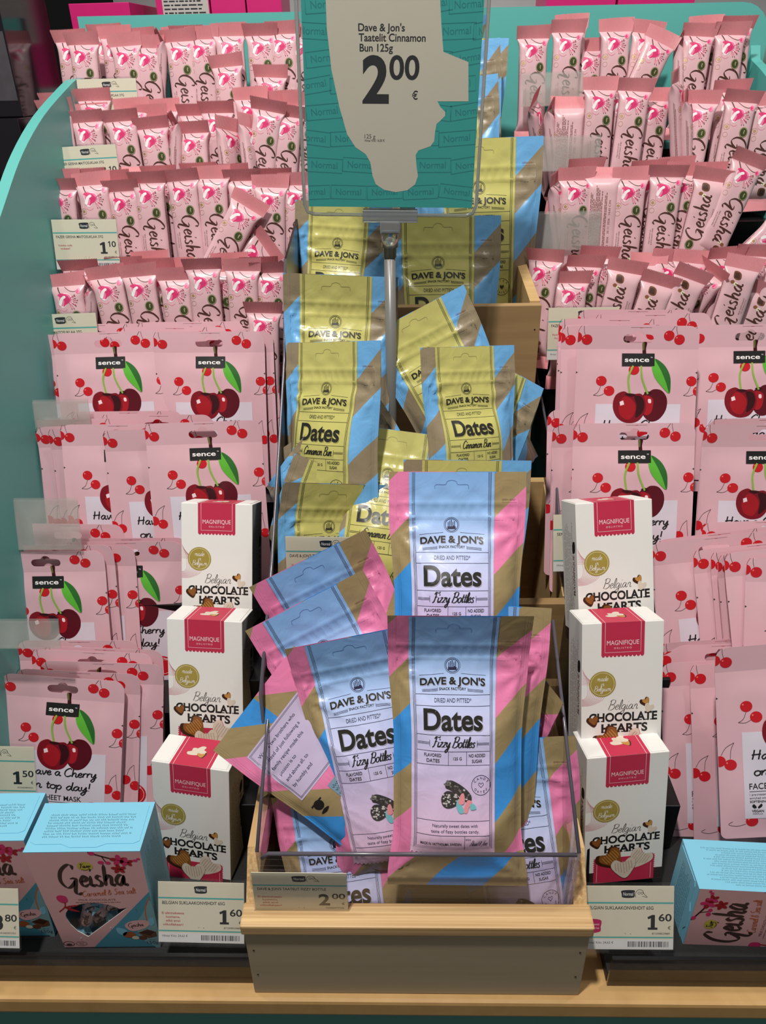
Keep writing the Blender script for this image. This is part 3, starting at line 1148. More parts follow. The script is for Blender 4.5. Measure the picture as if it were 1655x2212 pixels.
def make_mask(k):
    f0, f1 = mask_surface(k, -1), mask_surface(k, 1)
    full = rounded(MW, MH, 0.0125)
    cut = lambda ps, lo, hi: [(x, min(max(y, lo), hi)) for x, y in ps]
    top = [p for p in full if p[1] > HDR]
    bot = [p for p in full if p[1] <= HDR]
    body = [(MW / 2, HDR)] + [(-MW / 2, HDR)] + bot
    body = [(-MW / 2, HDR)] + bot + [(MW / 2, HDR)]
    V, T, L, M, mats = _mask_art
    inh = (V[T].mean(axis=1)[:, 1] > HDR)
    mb = MB()
    us = np.linspace(-1, 1, 25)
    vs = np.linspace(0, 1, 33)
    sheet(mb, body, [], f0, f1, m_mask)
    wrap_art(mb, (V, T[~inh], L, M[~inh], mats), f0, step=0.00005, base=0.00016)
    o = mb.build('face_mask_sachet')
    hb = MB()
    hd = [(MW / 2, HDR)] + top + [(-MW / 2, HDR)]
    sheet(hb, hd, [slot_outline()], f0, f1, m_mask)
    wrap_art(hb, (V, T[inh], L, M[inh], mats), f0, step=0.00005, base=0.00016)
    h = hb.build('hanger_header', o)
    h['label'] = 'flat sealed header with a hanging slot'
    tb = MB()
    wrap_art(tb, _mask_tag, f0, step=0.00005, base=0.00016)
    t = tb.build('brand_tag', o)
    t['label'] = 'black brand tag with white lettering'
    return o


# ------------------------------------------------------------------ pouch of dates
DW, DH = 0.130, 0.258
LAB_C, LAB_H, LAB_B = -0.0055, 0.0405, 0.0345   # label centre, half width, bottom
KRAFT = '#A08C63'
m_pouch_blue = uv_stripes('pouch_pink_blue', ['#E882AE', KRAFT, '#3F94DE', KRAFT], 0.190, 1.0, 0.97, DW / 2)
m_pouch_yel = uv_stripes('pouch_blue_kraft', ['#6FAEE0', '#93846A', '#6FAEE0', '#93846A'], 0.182, 1.05, 0.10, DW / 2)
m_lab_blue = uv_gradient('label_blue_lilac', [(0.0, '#EFC2D6'), (0.16, '#E8C2DC'), (0.42, '#D9C8EC'), (0.68, '#C4CEF2'), (0.86, '#93BCEC'), (1.0, '#86B4EA')])
m_lab_yel = uv_gradient('label_olive_yellow', [(0.0, '#C2BB6C'), (1.0, '#C4BE70')])
m_ink = ink('#24241F', 0.35)
m_inkb = ink('#2B2C4A', 0.35)
m_shadow = ink('#A9A4B0')
m_shadowy = ink('#9B9657')
m_inky = ink('#3A3A2C', 0.35)
m_sug1 = mat('print_sugared_date', '#3E3A38', 0.5, vary=0.8, nscale=500)
m_sug2 = mat('print_sugar', '#C9C4C0', 0.5, vary=0.3, nscale=900)
m_sug3 = mat('print_sugar_grey', '#77716E', 0.5, vary=0.5, nscale=900)
m_candyp = mat('print_candy_pink', '#EE9AA0', 0.5, vary=0.12, nscale=900)
m_candyb = mat('print_candy_blue', '#7CC3CC', 0.5, vary=0.12, nscale=900)
m_bun = mat('print_bun', '#B9783E', 0.5, vary=0.3, nscale=500)
m_bun2 = mat('print_bun_sugar', '#E3D2B0', 0.5, vary=0.2, nscale=900)
m_dateb = mat('print_date', '#5A2C20', 0.4, vary=0.3, nscale=400)


def label_patch_art(m):
    """The label panel: straight sides, stamp-like scalloped bottom edge."""
    a = Art()
    l, r, b = LAB_C - LAB_H, LAB_C + LAB_H, LAB_B
    n = 19
    pts = [(l, DH - 0.0004)]
    w = (r - l) / n
    for k in range(n):
        x = l + w * k
        pts += [(x, b), (x + w * .18, b), (x + w * .3, b + .0012), (x + w * .5, b + .0017), (x + w * .7, b + .0012), (x + w * .82, b)]
    pts += [(r, b), (r, DH - 0.0004)]
    a.poly(pts, m, 0)
    return a


def label_art(kind):
    blue = kind == 'blue'
    I = m_inkb if blue else m_inky
    K = m_ink
    SH = m_shadow if blue else m_shadowy
    l, r = LAB_C - LAB_H, LAB_C + LAB_H
    a = Art(clip=(-DW / 2, DW / 2, 0.001, DH - 0.0004))
    c = LAB_C
    Y = lambda f: DH * (1 - f)
    fb = LAB_B + 0.0065
    for d in (0.0032, 0.0043, 0.0054):
        a.stroke([(l + d, DH), (l + d, fb + d - .003), (r - d, fb + d - .003), (r - d, DH)], 0.00042, I, 1, smooth=False)
    il, ir = l + 0.0062, r - 0.0062
    # hanging slot
    y = Y(.054)
    pts = [(c - .016, y - .0022), (c - .016, y + .0005), (c - .014, y + .0018), (c - .006, y + .0018), (c - .0045, y + .0045), (c, y + .006), (c + .0045, y + .0045), (c + .006, y + .0018), (c + .014, y + .0018), (c + .016, y + .0005), (c + .016, y - .0022)]
    a.stroke(pts, 0.00045, SH if not blue else ink('#5F7FB8'), 1, n=3)
    # emblem: factory in a ring
    y = Y(.196)
    a.ring(c, y, 0.0072, 0.00035, I, 1)
    a.ring(c, y, 0.0060, 0.0006, I, 1)
    a.rect(c - .0040, y - .0042, c + .0040, y - .0016, I, 1)
    for k in range(5):
        x = c - .0035 + k * .0015
        a.rect(x, y - .002, x + .0007, y + .0026 + .0012 * (k % 3), I, 2)
    a.poly([(c, y - .0022), (c + .002, y - .0006), (c + .004, y - .0022)], I, 2)
    # name
    a.text("DAVE & JON'S", c + .0004, Y(.260) - .0004, 0.0062, SH, 2, bold=0.03, fit=0.0605, arch=1.7)
    a.text("DAVE & JON'S", c, Y(.260), 0.0062, K, 3, bold=0.03, fit=0.0605, arch=1.7)
    a.stroke([(c - .031, Y(.228) - .0008), (c - .008, Y(.228) + .0010)], 0.0003, I, 1, smooth=False)
    a.stroke([(c + .031, Y(.228) - .0008), (c + .008, Y(.228) + .0010)], 0.0003, I, 1, smooth=False)
    a.text('SNACK FACTORY', c, Y(.280), 0.0023, K, 2, bold=0.015, fit=0.025, arch=1.7)
    for s in (-1, 1):
        for d in (0, .0009, .0018):
            a.stroke([(c + s * .0142, Y(.275) - .0018 + d - .0003), (c + s * .0285, Y(.275) - .0030 + d - .0003)], 0.0003, I, 1, smooth=False)
        a.rect(c + s * .0142 - .00015, Y(.275) - .0024, c + s * .0142 + .00015, Y(.275) + .0008, I, 1)

    def rule(f):
        a.rect(il - .001, Y(f) - .0002, ir + .001, Y(f) + .0002, I, 1)
    rule(.296)
    a.text('DRIED AND PITTED*', c, Y(.322), 0.0038, I, 2, fit=0.0345)
    rule(.334)
    a.text('Dates', c + .0007, Y(.413) - .0006, 0.0180, SH, 2, bold=0.028, fit=0.0560)
    a.text('Dates', c, Y(.413), 0.0180, K, 3, bold=0.028, fit=0.0560)
    rule(.431)
    word = 'Fizzy Bottles' if blue else 'Cinnamon Bun'
    a.script(word, c, Y(.472), 0.0046, K, 2, w=0.24, lo=0.4, pen=80, shear=0.3, fit=0.040, taper=False)
    for s in (-1, 1):
        x0, x1 = sorted((c + s * .0225, il if s < 0 else ir))
        for d in (-.0009, 0, .0009):
            a.rect(x0, Y(.460) + d - .00016, x1, Y(.460) + d + .00016, I, 1)
        a.rect(c + s * .0225 - .0002, Y(.460) - .003, c + s * .0225 + .0002, Y(.460) + .003, I, 1)
    rule(.487)
    a.text('FLAVORED', c - .0195, Y(.507), 0.0030, K, 2, bold=0.012, fit=0.0165)
    a.text('DATES', c - .0192, Y(.527), 0.0032, K, 2, bold=0.012, fit=0.0125)
    a.text('125 G', c + .004, Y(.517), 0.0027, K, 2, bold=0.012, fit=0.0078)
    a.text('NO ADDED', c + .0225, Y(.507), 0.0030, K, 2, bold=0.012, fit=0.0160)
    a.text('SUGAR', c + .0225, Y(.527), 0.0030, K, 2, bold=0.012, fit=0.0100)
    for x in (c - .0045, c + .0125):
        a.rect(x - .0002, Y(.536), x + .0002, Y(.487), I, 1)
    rule(.536)
    # badge
    bx, by = c + .0265, Y(.607)
    a.ring(bx, by, 0.0092, 0.00045, I, 2)
    for wd, a0, sg in (('CANDY' if blue else 'FIKA', 155, -1), ('DATES', 205, 1)):
        n = len(wd)
        for i, ch in enumerate(wd):
            g = a0 + sg * (130 * (i + .5) / n) if sg > 0 else a0 - 130 * (i + .5) / n
            a.text(ch, bx + .0066 * math.cos(R(g)) - 0, by + .0066 * math.sin(R(g)) - .0010, 0.0022, I, 2, rot=0 if sg > 0 else g - 90)
    hp = [(bx, by - .0022), (bx - .0024, by + .0004), (bx - .0016, by + .0022), (bx, by + .0010), (bx + .0016, by + .0022), (bx + .0024, by + .0004)]
    if blue:
        a.stroke(hp + hp[:1], 0.0004, I, 2, n=4)
    else:
        a.blob(hp, I, 2)
    # picture
    x, y = c + .002, Y(.632)
    if blue:
        q = Art()
        q.blob([(-9, 9), (-4, 11), (3, 8), (10, 3), (15, -3), (15, -8), (10, -9), (3, -3), (-5, 2), (-9, 4)], m_sug1, 1)
        q.blob([(-12, -12), (-13, -5), (-8, 1), (0, -1), (5, -8), (0, -13), (-7, -15)], m_sug1, 2)
        rr = random.Random(4)
        for k in range(46):
            t = rr.random()
            if k % 2:
                px, py = -8 + 21 * t + rr.uniform(-2, 2), 9 - 14 * t + rr.uniform(-2.2, 3)
            else:
                px, py = -11 + 13 * t + rr.uniform(-1, 1), -9 + rr.uniform(-4, 7)
            s = rr.uniform(.4, 1.5)
            q.blob([(px - s, py), (px, py + s * rr.uniform(.5, 1)), (px + s, py + .2), (px + s * .3, py - s * .7)], (m_sug2, m_sug3)[k % 2 if k % 5 else 0], 3, n=2)
        q.blob([(3, -6), (6, -12), (9, -18), (4, -19), (1, -12)], m_candyb, 4)
        q.blob([(5, -2), (8, -1), (9, -8), (7, -11), (3, -10)], m_candyp, 5)
        q.blob([(9, -12), (12, -7), (16, -9), (13, -14), (11, -19), (8, -18)], m_candyp, 4)
        q.blob([(14, -11), (18, -11), (20, -15), (15, -16)], m_candyb, 5)
        a.merge(q, x, y, 0.001, dl=1)
    else:
        q = Art()
        q.disc(-9, -2, 10, m_bun, 1)
        q.disc(-8.5, -1.5, 7.5, m_bun2, 2)
        q.ring(-8.5, -1.5, 5.0, 1.2, m_bun, 3)
        q.disc(-8, -1.5, 2, m_bun, 3)
        q.blob([(2, 0), (8, -1), (12, -7), (7, -11), (1, -8)], m_dateb, 3)
        q.blob([(3, -2), (7, -3), (8, -6), (4, -6)], m_bun, 4)
        a.merge(q, x, y, 0.001, dl=1)
    rule(.735)
    if blue:
        t1, t2 = 'Naturally sweet dates with', 'taste of fizzy bottles candy.'
    else:
        t1, t2 = 'Naturally sweet dates with', 'taste of cinnamon bun.'
    a.text(t1, c + .002, Y(.757), 0.0029, I, 2, fit=0.043)
    a.text(t2, c + .002, Y(.777), 0.0029, I, 2, fit=0.046)
    rule(.787)
    a.text('MADE IN VATTHOLMA, SWEDEN', c - .0115, Y(.824), 0.0026, K, 2, bold=0.010, fit=0.0390)
    a.rect(c + .0108, fb, c + .0112, Y(.787), I, 1)
    a.text('SIGN.', c + .0145, Y(.803), 0.0016, I, 2)
    a.script('David & Jons', c + .024, Y(.824), 0.0026, I, 2, w=0.14, lo=0.5, shear=0.6, fit=0.017)
    # tear hint on the kraft strip right of the label
    a.text('OPEN HERE!', DW / 2 - .0165, Y(.105), 0.0017, m_brown2, 1, fit=0.0125)
    a.rect(DW / 2 - .0230, Y(.112), DW / 2 - .0085, Y(.112) + .0002, m_brown2, 1)
    return a


def back_art():
    a = Art(clip=(-DW / 2, DW / 2, 0.001, DH - 0.0004))
    m_pv = mat('back_label_lilac', '#C9BAD8', 0.3)
    a.rect(-.050, .160, .050, .228, m_pv, 0)
    for d in (0.002, 0.003):
        a.stroke([(-.050 + d, .160 + d), (.050 - d, .160 + d), (.050 - d, .228 - d), (-.050 + d, .228 - d), (-.050 + d, .160 + d)], .0004, m_inkb, 1, smooth=False)
    for i, s in enumerate(('We are two brothers who', 'instead of just following a', 'family recipe made this', 'passion is to', 'and above all, to', 'by humbly and')):
        a.text(s, -.043, .216 - i * .0085, .0036, m_inkb, 2, align='L')
    m_hat = m_black
    a.disc(-.042, .145, .006, m_hat, 1, ry=.005)
    a.rect(-.050, .1475, -.034, .149, m_hat, 1)
    a.blob([(-.048, .137), (-.042, .139), (-.036, .137), (-.042, .135)], m_hat, 1)
    m_blueback = mat('back_text_panel', '#7F9BB0', 0.35)
    a.rect(-.020, .060, .050, .150, m_blueback, 0)
    a.micro(-.018, .064, .048, .148, 19, m_black, 1, seed=2, fill=.6, scribble=True)
    return a


_lab = {k: (label_patch_art(m).arrays(0.0036), label_art(k).arrays(0.0036)) for k, m in (('blue', m_lab_blue), ('yellow', m_lab_yel))}
_dback = back_art().arrays(0.006)


def date_surface(seed, fill, bend, side, flop=0.0, twist=0.0, curl=0.0, dent=0.0, fold=0.0, fsign=1.0):
    r = random.Random(seed * 17 + 3)
    W = []
    for k in range(5):
        g = r.uniform(0, math.pi)
        W.append((math.cos(g), math.sin(g), 2 * math.pi / r.uniform(.035, .07), r.uniform(0, 6.28), r.uniform(.0006, .0015)))
    Cs = [(sx * DW / 2 * .9, vy, r.uniform(0, 3)) for sx in (-1, 1) for vy in (0.012, DH * .78)]

    def f(u, v):
        a = np.clip(1 - np.abs(u / (DW / 2 - .004)) ** 2.2, 0, 1) ** 0.75
        tz = sm(0.008, DH * .22, v) * (1 - sm(DH * .52, DH * .86, v))
        T = fill * a * tz * (1.0 if side < 0 else 0.8)
        edge = np.clip(1 - np.abs(u) / (DW / 2), 0, 1)
        hdr = sm(DH * .82, DH * .88, v)
        body = (1 - hdr * .85) * np.clip(np.minimum(edge * 6, v / .012), 0, 1)
        wr = 0
        for cx, cy, kk, ph, am in W:
            s = np.abs(np.sin((u * cx + v * cy) * kk * .5 + ph + 0.6 * np.sin(v * 55 + ph)))
            wr = wr + am * (1 - s) ** 2 * (.25 + .75 * np.clip(np.abs(u) / (DW / 2) * 1.3 - .1, 0, 1))
        # folds radiating from the corners of the filled part
        for x0, y0, ph in Cs:
            d = np.hypot(u - x0, v - y0)
            an = np.arctan2(v - y0, u - x0)
            wr = wr + 0.0024 * np.cos(an * 7 + ph) * np.exp(-d / .026) * np.clip(d / .01, 0, 1)
        # zip closure: two ridges and a band of little puckers
        z = 0.0007 * (np.exp(-((v - DH * .883) / .0028) ** 2) + np.exp(-((v - DH * .834) / .0028) ** 2))
        z = z + 0.00045 * np.sin(u * 620 + 2 * np.sin(u * 90)) * np.exp(-((v - DH * .858) / .0055) ** 2)
        z = z + 0.0006 * np.sin(u * 210 + seed) * np.exp(-((v - DH * .915) / .006) ** 2)
        y0 = bend * (4 * ((v / DH) - .5) ** 2) - flop * np.maximum(v - DH * .84, 0) - curl * (u / (DW / 2)) ** 2 * sm(DH * .5, DH, v)
        y0 = y0 + twist * u * (v / DH - .4) + dent * np.exp(-((v - DH * .7) / .02) ** 2) * (1 - (u / DW * 2) ** 2)
        nar = 1 - .085 * tz * min(1.0, fill / .02) * np.clip(np.abs(u / (DW / 2)), 0, 1) ** .5
        y = y0 - T - (wr * body + z) if side < 0 else y0 + T + wr * body * .6 + .0005
        if fold:
            # the lower end is folded back under the pouch
            rad = .03
            ang = np.clip((fold - v) / rad, 0, math.pi / 2)
            ext = np.maximum(fold - v - rad * math.pi / 2, 0) * .15
            zc = np.where(v < fold, fold - rad * np.sin(ang), v)
            yc = np.where(v < fold, rad * (1 - np.cos(ang)) + ext, 0) * fsign
            return np.column_stack([u * nar, yc + y * np.cos(ang), zc + fsign * y * np.sin(ang)])
        return np.column_stack([u * nar, y, v])
    return f


def make_pouch(kind, seed, fill=.02, bend=.0, flop=0.0, twist=0.0, curl=0.0, dent=0.0, fold=0.0, fsign=1.0):
    m = m_pouch_blue if kind == 'blue' else m_pouch_yel
    f0 = date_surface(seed, fill, bend, -1, flop, twist, curl, dent, fold, fsign)
    f1 = date_surface(seed, fill, bend, 1, flop, twist, curl, dent, fold, fsign)
    us = np.linspace(-DW / 2, DW / 2, 45)
    vs = np.linspace(0, DH, 71)
    U, Vv = np.meshgrid(us, vs)
    uv = np.column_stack([U.ravel(), Vv.ravel()])
    mb = MB()
    mb.add(f0(uv[:, 0], uv[:, 1]), grid(45, 71), m, True, uv)
    mb.add(f1(uv[:, 0], uv[:, 1]), [tuple(reversed(q)) for q in grid(45, 71)], m, True, uv)
    g = lambda u, v: f1(-u, v)
    wrap_art(mb, _dback, g, step=.0001, base=.0003)
    o = mb.build('date_pouch')
    zb = MB()
    lm = m_lab_blue if kind == 'blue' else m_lab_yel
    zv = np.linspace(DH * .822, DH * .895, 16)
    for ua, ub, mm, off in ((-DW / 2 + .0076, LAB_C - LAB_H, m, .00012), (LAB_C - LAB_H, LAB_C + LAB_H, lm, .00056), (LAB_C + LAB_H, DW / 2 - .0076, m, .00012)):
        nu = max(6, int((ub - ua) / .003))
        U2, V2 = np.meshgrid(np.linspace(ua, ub, nu), zv)
        T2 = np.array([t for q in grid(nu, 16) for t in ((q[0], q[1], q[2]), (q[0], q[2], q[3]))])
        wrap_art(zb, (np.column_stack([U2.ravel(), V2.ravel()]), T2, np.zeros(U2.size), np.zeros(len(T2), int), [mm]), f0, base=off)
    e = zb.build('resealable_zip', o)
    e['label'] = 'puckered resealable zip band below the top edge'
    for sx in (-1, 1):
        kb = MB()
        U2, V2 = np.meshgrid(np.sort([sx * (DW / 2 - .0076), sx * (DW / 2 - .005), sx * (DW / 2 - .0025), sx * DW / 2]), np.linspace(0, DH, 71))
        T2 = np.array([t for q in grid(4, 71) for t in ((q[0], q[1], q[2]), (q[0], q[2], q[3]))])
        wrap_art(kb, (np.column_stack([U2.ravel(), V2.ravel()]), T2, np.zeros(U2.size), np.zeros(len(T2), int), [m]), f0, base=.00015)
        e = kb.build('side_seal', o)
        e['label'] = 'flat ribbed side seal'
    lb = MB()
    wrap_art(lb, _lab[kind][0], f0, step=.0001, base=.00050)
    wrap_art(lb, _lab[kind][1], f0, step=.0001, base=.00060)
    e = lb.build('printed_label', o)
    e['label'] = 'lilac blue printed label with scalloped lower edge' if kind == 'blue' else 'olive yellow printed label with black lettering'
    return o


# ------------------------------------------------------------------ white carton of chocolate hearts
CW, CH, CD = 0.080, 0.150, 0.045
m_card = mat('carton_white', '#ECE9E4', 0.5, vary=0.02, bump=0.08, bscale=500, bdist=0.0004)
m_rib = mat('ribbon_raspberry', '#C22C4C', 0.45, vary=0.03)
m_ribw = ink('#EFD8DA')
m_seal = mat('gold_foil', '#BFA850', 0.34, metal=0.35, vary=0.15, nscale=60)
m_pinkline = ink('#D79AA4')
m_dkbrown = mat('carton_brown', '#33201C', 0.5)
m_praline = mat('print_praline', '#8A5424', 0.35, vary=0.3, nscale=250)
m_praldk = mat('print_praline_dark', '#3F200F', 0.35, vary=0.2, nscale=250)
m_prallt = mat('print_praline_light', '#C08A44', 0.35, vary=0.2, nscale=250)
m_pralwh = mat('print_white_chocolate', '#DCCDBB', 0.4, vary=0.12, nscale=250)
m_pralwl = ink('#BFA894')


def heart(a, x, y, s, m, lvl, rot=0.0, lines=None):
    pts = [(0, -1), (-.75, -.2), (-.95, .45), (-.55, .85), (0, .5), (.55, .85), (.95, .45), (.75, -.2)]
    c, q = math.cos(R(rot)), math.sin(R(rot))
    tr = lambda p: (x + s * (p[0] * c - p[1] * q), y + s * (p[0] * q + p[1] * c))
    a.blob([tr(p) for p in pts], m, lvl)
    if lines:
        for k in range(7):
            u = -.6 + k * .2
            a.stroke([tr((u, -.55 + abs(u) * .6)), tr((u * 1.05, .1)), tr((u, .62 - abs(u) * .1))], s * .07, lines, lvl + 1, n=3)


def carton_front_art():
    a = Art(clip=(-39.7, 39.7, -149.5, -.1))
    X = lambda x: x - 40
    # concentric wavy lines by the seal
    for k in range(11):
        r = 7 + k * 1.9
        a.stroke([(X(0), -52 - r * .9 + 14), (X(r * .75), -62 - r * .3 + 6), (X(r * .85), -70 - r * .25), (X(r * .4), -74 - r * .35), (X(0), -74 - r * .38)], 0.35, m_pinkline, 1, n=4)
    a.script('Belgian', X(41), -89, 5.0, m_black, 2, w=0.12, lo=0.4, pen=70, shear=0.25, fit=30)
    for s, x, y, h, fit in (('CHOCOLATE', 41.5, -101, 8.6, 68), ('HEARTS', 43, -112.5, 8.6, 46)):
        a.text(s, X(x), y, h, m_black, 2, bold=0.035, fit=fit)
    # slab serifs for the display letters
    for s, x, y, h, fit in (('CHOCOLATE', 41.5, -101, 8.6, 68), ('HEARTS', 43, -112.5, 8.6, 46)):
        n = len(s)
        w = fit / n
        for i, ch in enumerate(s):
            cxx = X(x) - fit / 2 + w * (i + .5)
            if ch in 'HARTLE':
                for dx in ((-w * .28, w * .28) if ch in 'HAR' else ((0,) if ch == 'T' else (-w * .25,))):
                    a.rect(cxx + dx - 1.5, y - .15, cxx + dx + 1.5, y + .8, m_black, 2)
    heart(a, X(11.5), -100.5, 6.4, m_praldk, 3, rot=15)
    heart(a, X(12.3), -99.5, 4.8, m_praline, 4, rot=15)
    heart(a, X(63), -82.5, 5.2, m_praldk, 3, rot=25)
    heart(a, X(64), -81.5, 3.6, m_prallt, 4, rot=25)
    heart(a, X(67), -88.5, 5.0, m_pralwh, 5, rot=-20)
    # base print: raspberry stamp with big hearts on a brown foot
    a.rect(-40, -150, 40, -136, m_dkbrown, 1)
    z = []
    for k in range(13):
        z += [(X(9), -119 - k * 2.4), (X(10.4), -120.2 - k * 2.4)]
    zz = [(X(72 - (p[0] - X(9))), p[1]) for p in reversed(z)]
    a.poly(z + [(X(10), -149.4), (X(71), -149.4)] + zz, m_rib, 2)
    a.stroke([(X(13), -148), (X(13), -120)], .35, m_ribw, 3, smooth=False)
    a.stroke([(X(68), -148), (X(68), -120)], .35, m_ribw, 3, smooth=False)
    heart(a, X(26.5), -120.5, 14.5, m_praldk, 4, rot=38)
    heart(a, X(28), -119.5, 12.3, m_praline, 5, rot=38, lines=m_prallt)
    heart(a, X(57), -123.5, 13.5, m_rib, 4, rot=-32)
    heart(a, X(56.5), -122.5, 12.6, m_pralwh, 5, rot=-32, lines=m_pralwl)
    heart(a, X(40.5), -133, 13.6, m_praldk, 7, rot=8)
    heart(a, X(40.5), -132.6, 13.3, m_pralwh, 8, rot=8, lines=m_pralwl)
    A = Art()
    A.merge(a, 0, CH, 0.001)
    return A


def carton_ribbon_art():
    a = Art()
    pts = [(-21, 0), (21, 0), (21, -33)]
    n = 11
    for k in range(n):
        w = 42 / n
        x = 21 - w * k
        pts += [(x - w * .25, -34.5), (x - w * .5, -34.9), (x - w * .75, -34.5), (x - w, -33)]
    a.poly(pts, m_rib, 2)
    a.stroke([(-17.5, 0), (-17.5, -30), (17.5, -30), (17.5, 0)], 0.4, m_ribw, 3, smooth=False)
    a.text('MAGNIFIQUE', 0, -22.5, 4.6, m_ribw, 3, bold=0.0, fit=31.5)
    a.text('DELISTRO', 0, -26.6, 1.7, m_ribw, 3, fit=17, spacing=1.5)
    A = Art()
    A.merge(a, 0, CH, 0.001)
    return A


def carton_top_art():
    a = Art(clip=(-39.8, 39.8, -CD * 500 + .1, CD * 500 - .1))
    a.rect(-21, -22.4, 21, 22.4, m_rib, 2)
    a.rect(-17.7, -22.4, -17.3, 22.4, m_ribw, 3)
    a.rect(17.3, -22.4, 17.7, 22.4, m_ribw, 3)
    heart(a, -4, -1, 6.5, m_pralwh, 4, rot=60)
    heart(a, 5.5, -4, 5.0, m_praldk, 4, rot=20)
    heart(a, 4.8, -4, 4.2, m_prallt, 5, rot=20)
    heart(a, 2, 3, 6.5, m_pralwh, 6, rot=-70)
    A = Art()
    A.merge(a, 0, 0, 0.001)
    return A


def carton_side_art():
    a = Art(clip=(-22, 22, -149.5, -.5))
    a.micro(-16, -128, 12, -12, 8, m_brown2, 1, seed=21, vertical=True, fill=.55, scribble=True)
    a.text('MAGNIFIQUE', 15, -75, 5, m_brown2, 1, rot=90, bold=.02)
    a.blob([(10, -52), (17, -50), (17, -40), (10, -42)], m_black, 2)
    a.rect(-22.4, -150, 22.4, -136, m_dkbrown, 1)
    A = Art()
    A.merge(a, 0, CH, 0.001)
    return A


def carton_seal_art():
    a = Art()
    a.disc(0, 0, 13.2, m_seal, 3, n=36)
    a.ring(0, 0, 11.6, .4, m_cream, 4)
    a.script('made', 0, 3.2, 2.7, m_white, 4, w=.16, fit=11)
    a.script('in', 0, -1.9, 2.5, m_white, 4, w=.16)
    a.script('Belgium', 0, -7.2, 2.7, m_white, 4, w=.16, fit=17)
    A = Art()
    A.merge(a, -.040 + .0205, CH - .062, 0.001)
    return A


def make_carton():
    mb = MB()
    mb.box(-CW / 2, CW / 2, -CD / 2, CD / 2, 0, CH, m_card, bev=.0007)
    wrap_art(mb, carton_front_art().arrays(), flat(0, -CD / 2, 0, 'XZ'), smooth=False)
    wrap_art(mb, carton_side_art().arrays(), flat(CW / 2, 0, 0, 'YZ'), smooth=False)
    wrap_art(mb, carton_side_art().arrays(), flat(-CW / 2, 0, 0, '-YZ'), smooth=False)
    o = mb.build('chocolate_carton')
    rb = MB()
    wrap_art(rb, carton_ribbon_art().arrays(), flat(0, -CD / 2, 0, 'XZ'), smooth=False)
    wrap_art(rb, carton_top_art().arrays(), flat(0, 0, CH, 'XY'), smooth=False)
    e = rb.build('ribbon_print', o)
    e['label'] = 'raspberry ribbon print folding over the top'
    sb = MB()
    wrap_art(sb, carton_seal_art().arrays(), flat(0, -CD / 2, 0, 'XZ'), base=.0003, smooth=False)
    e = sb.build('gold_seal', o)
    e['label'] = 'round gold foil seal with white script'
    t = .0006
    for xa, xb in ((-CW / 2 + .001, -.0225), (.0225, CW / 2 - .003)):
        fb = MB()
        fb.box(xa, xb, -CD / 2 + .0012, CD / 2 - .001, CH, CH + t, m_card)
        fb.build('top_flap', o)
    return o


# ------------------------------------------------------------------ pink and blue gift box with window
GW0, GW1, GH, GD = 0.093, 0.103, 0.142, 0.052
m_gblue = mat('giftbox_blue', '#7FC4DE', 0.42, vary=0.02)
m_gpink = mat('giftbox_pink', '#E4B2B4', 0.42, vary=0.02)
m_gteal = mat('giftbox_teal', '#4C95AC', 0.42, vary=0.03)
m_gteal2 = mat('giftbox_pale_teal', '#7FAAB2', 0.42, vary=0.03)
m_gtxt = ink('#2F4C58')
m_orange = ink('#C8693A')
m_gbrown = ink('#43302A')


def gift_pt(u, v):
    """u 0..1 across, v 0..1 down the tapered front face -> metres."""
    w = GW1 + (GW0 - GW1) * v
    return ((u - .5) * w, GH * (1 - v))


def gift_window():
    pts = []
    for k in range(13):
        g = R(35 + 150 * k / 12)
        pts.append((.44 + .30 * math.cos(g), .665 - .155 * math.sin(g)))
    pts = [(.765, .565)] + [p for p in pts if p[0] < .74] + [(.155, .74), (.20, .815), (.285, .88)]
    return [gift_pt(*p) for p in pts]


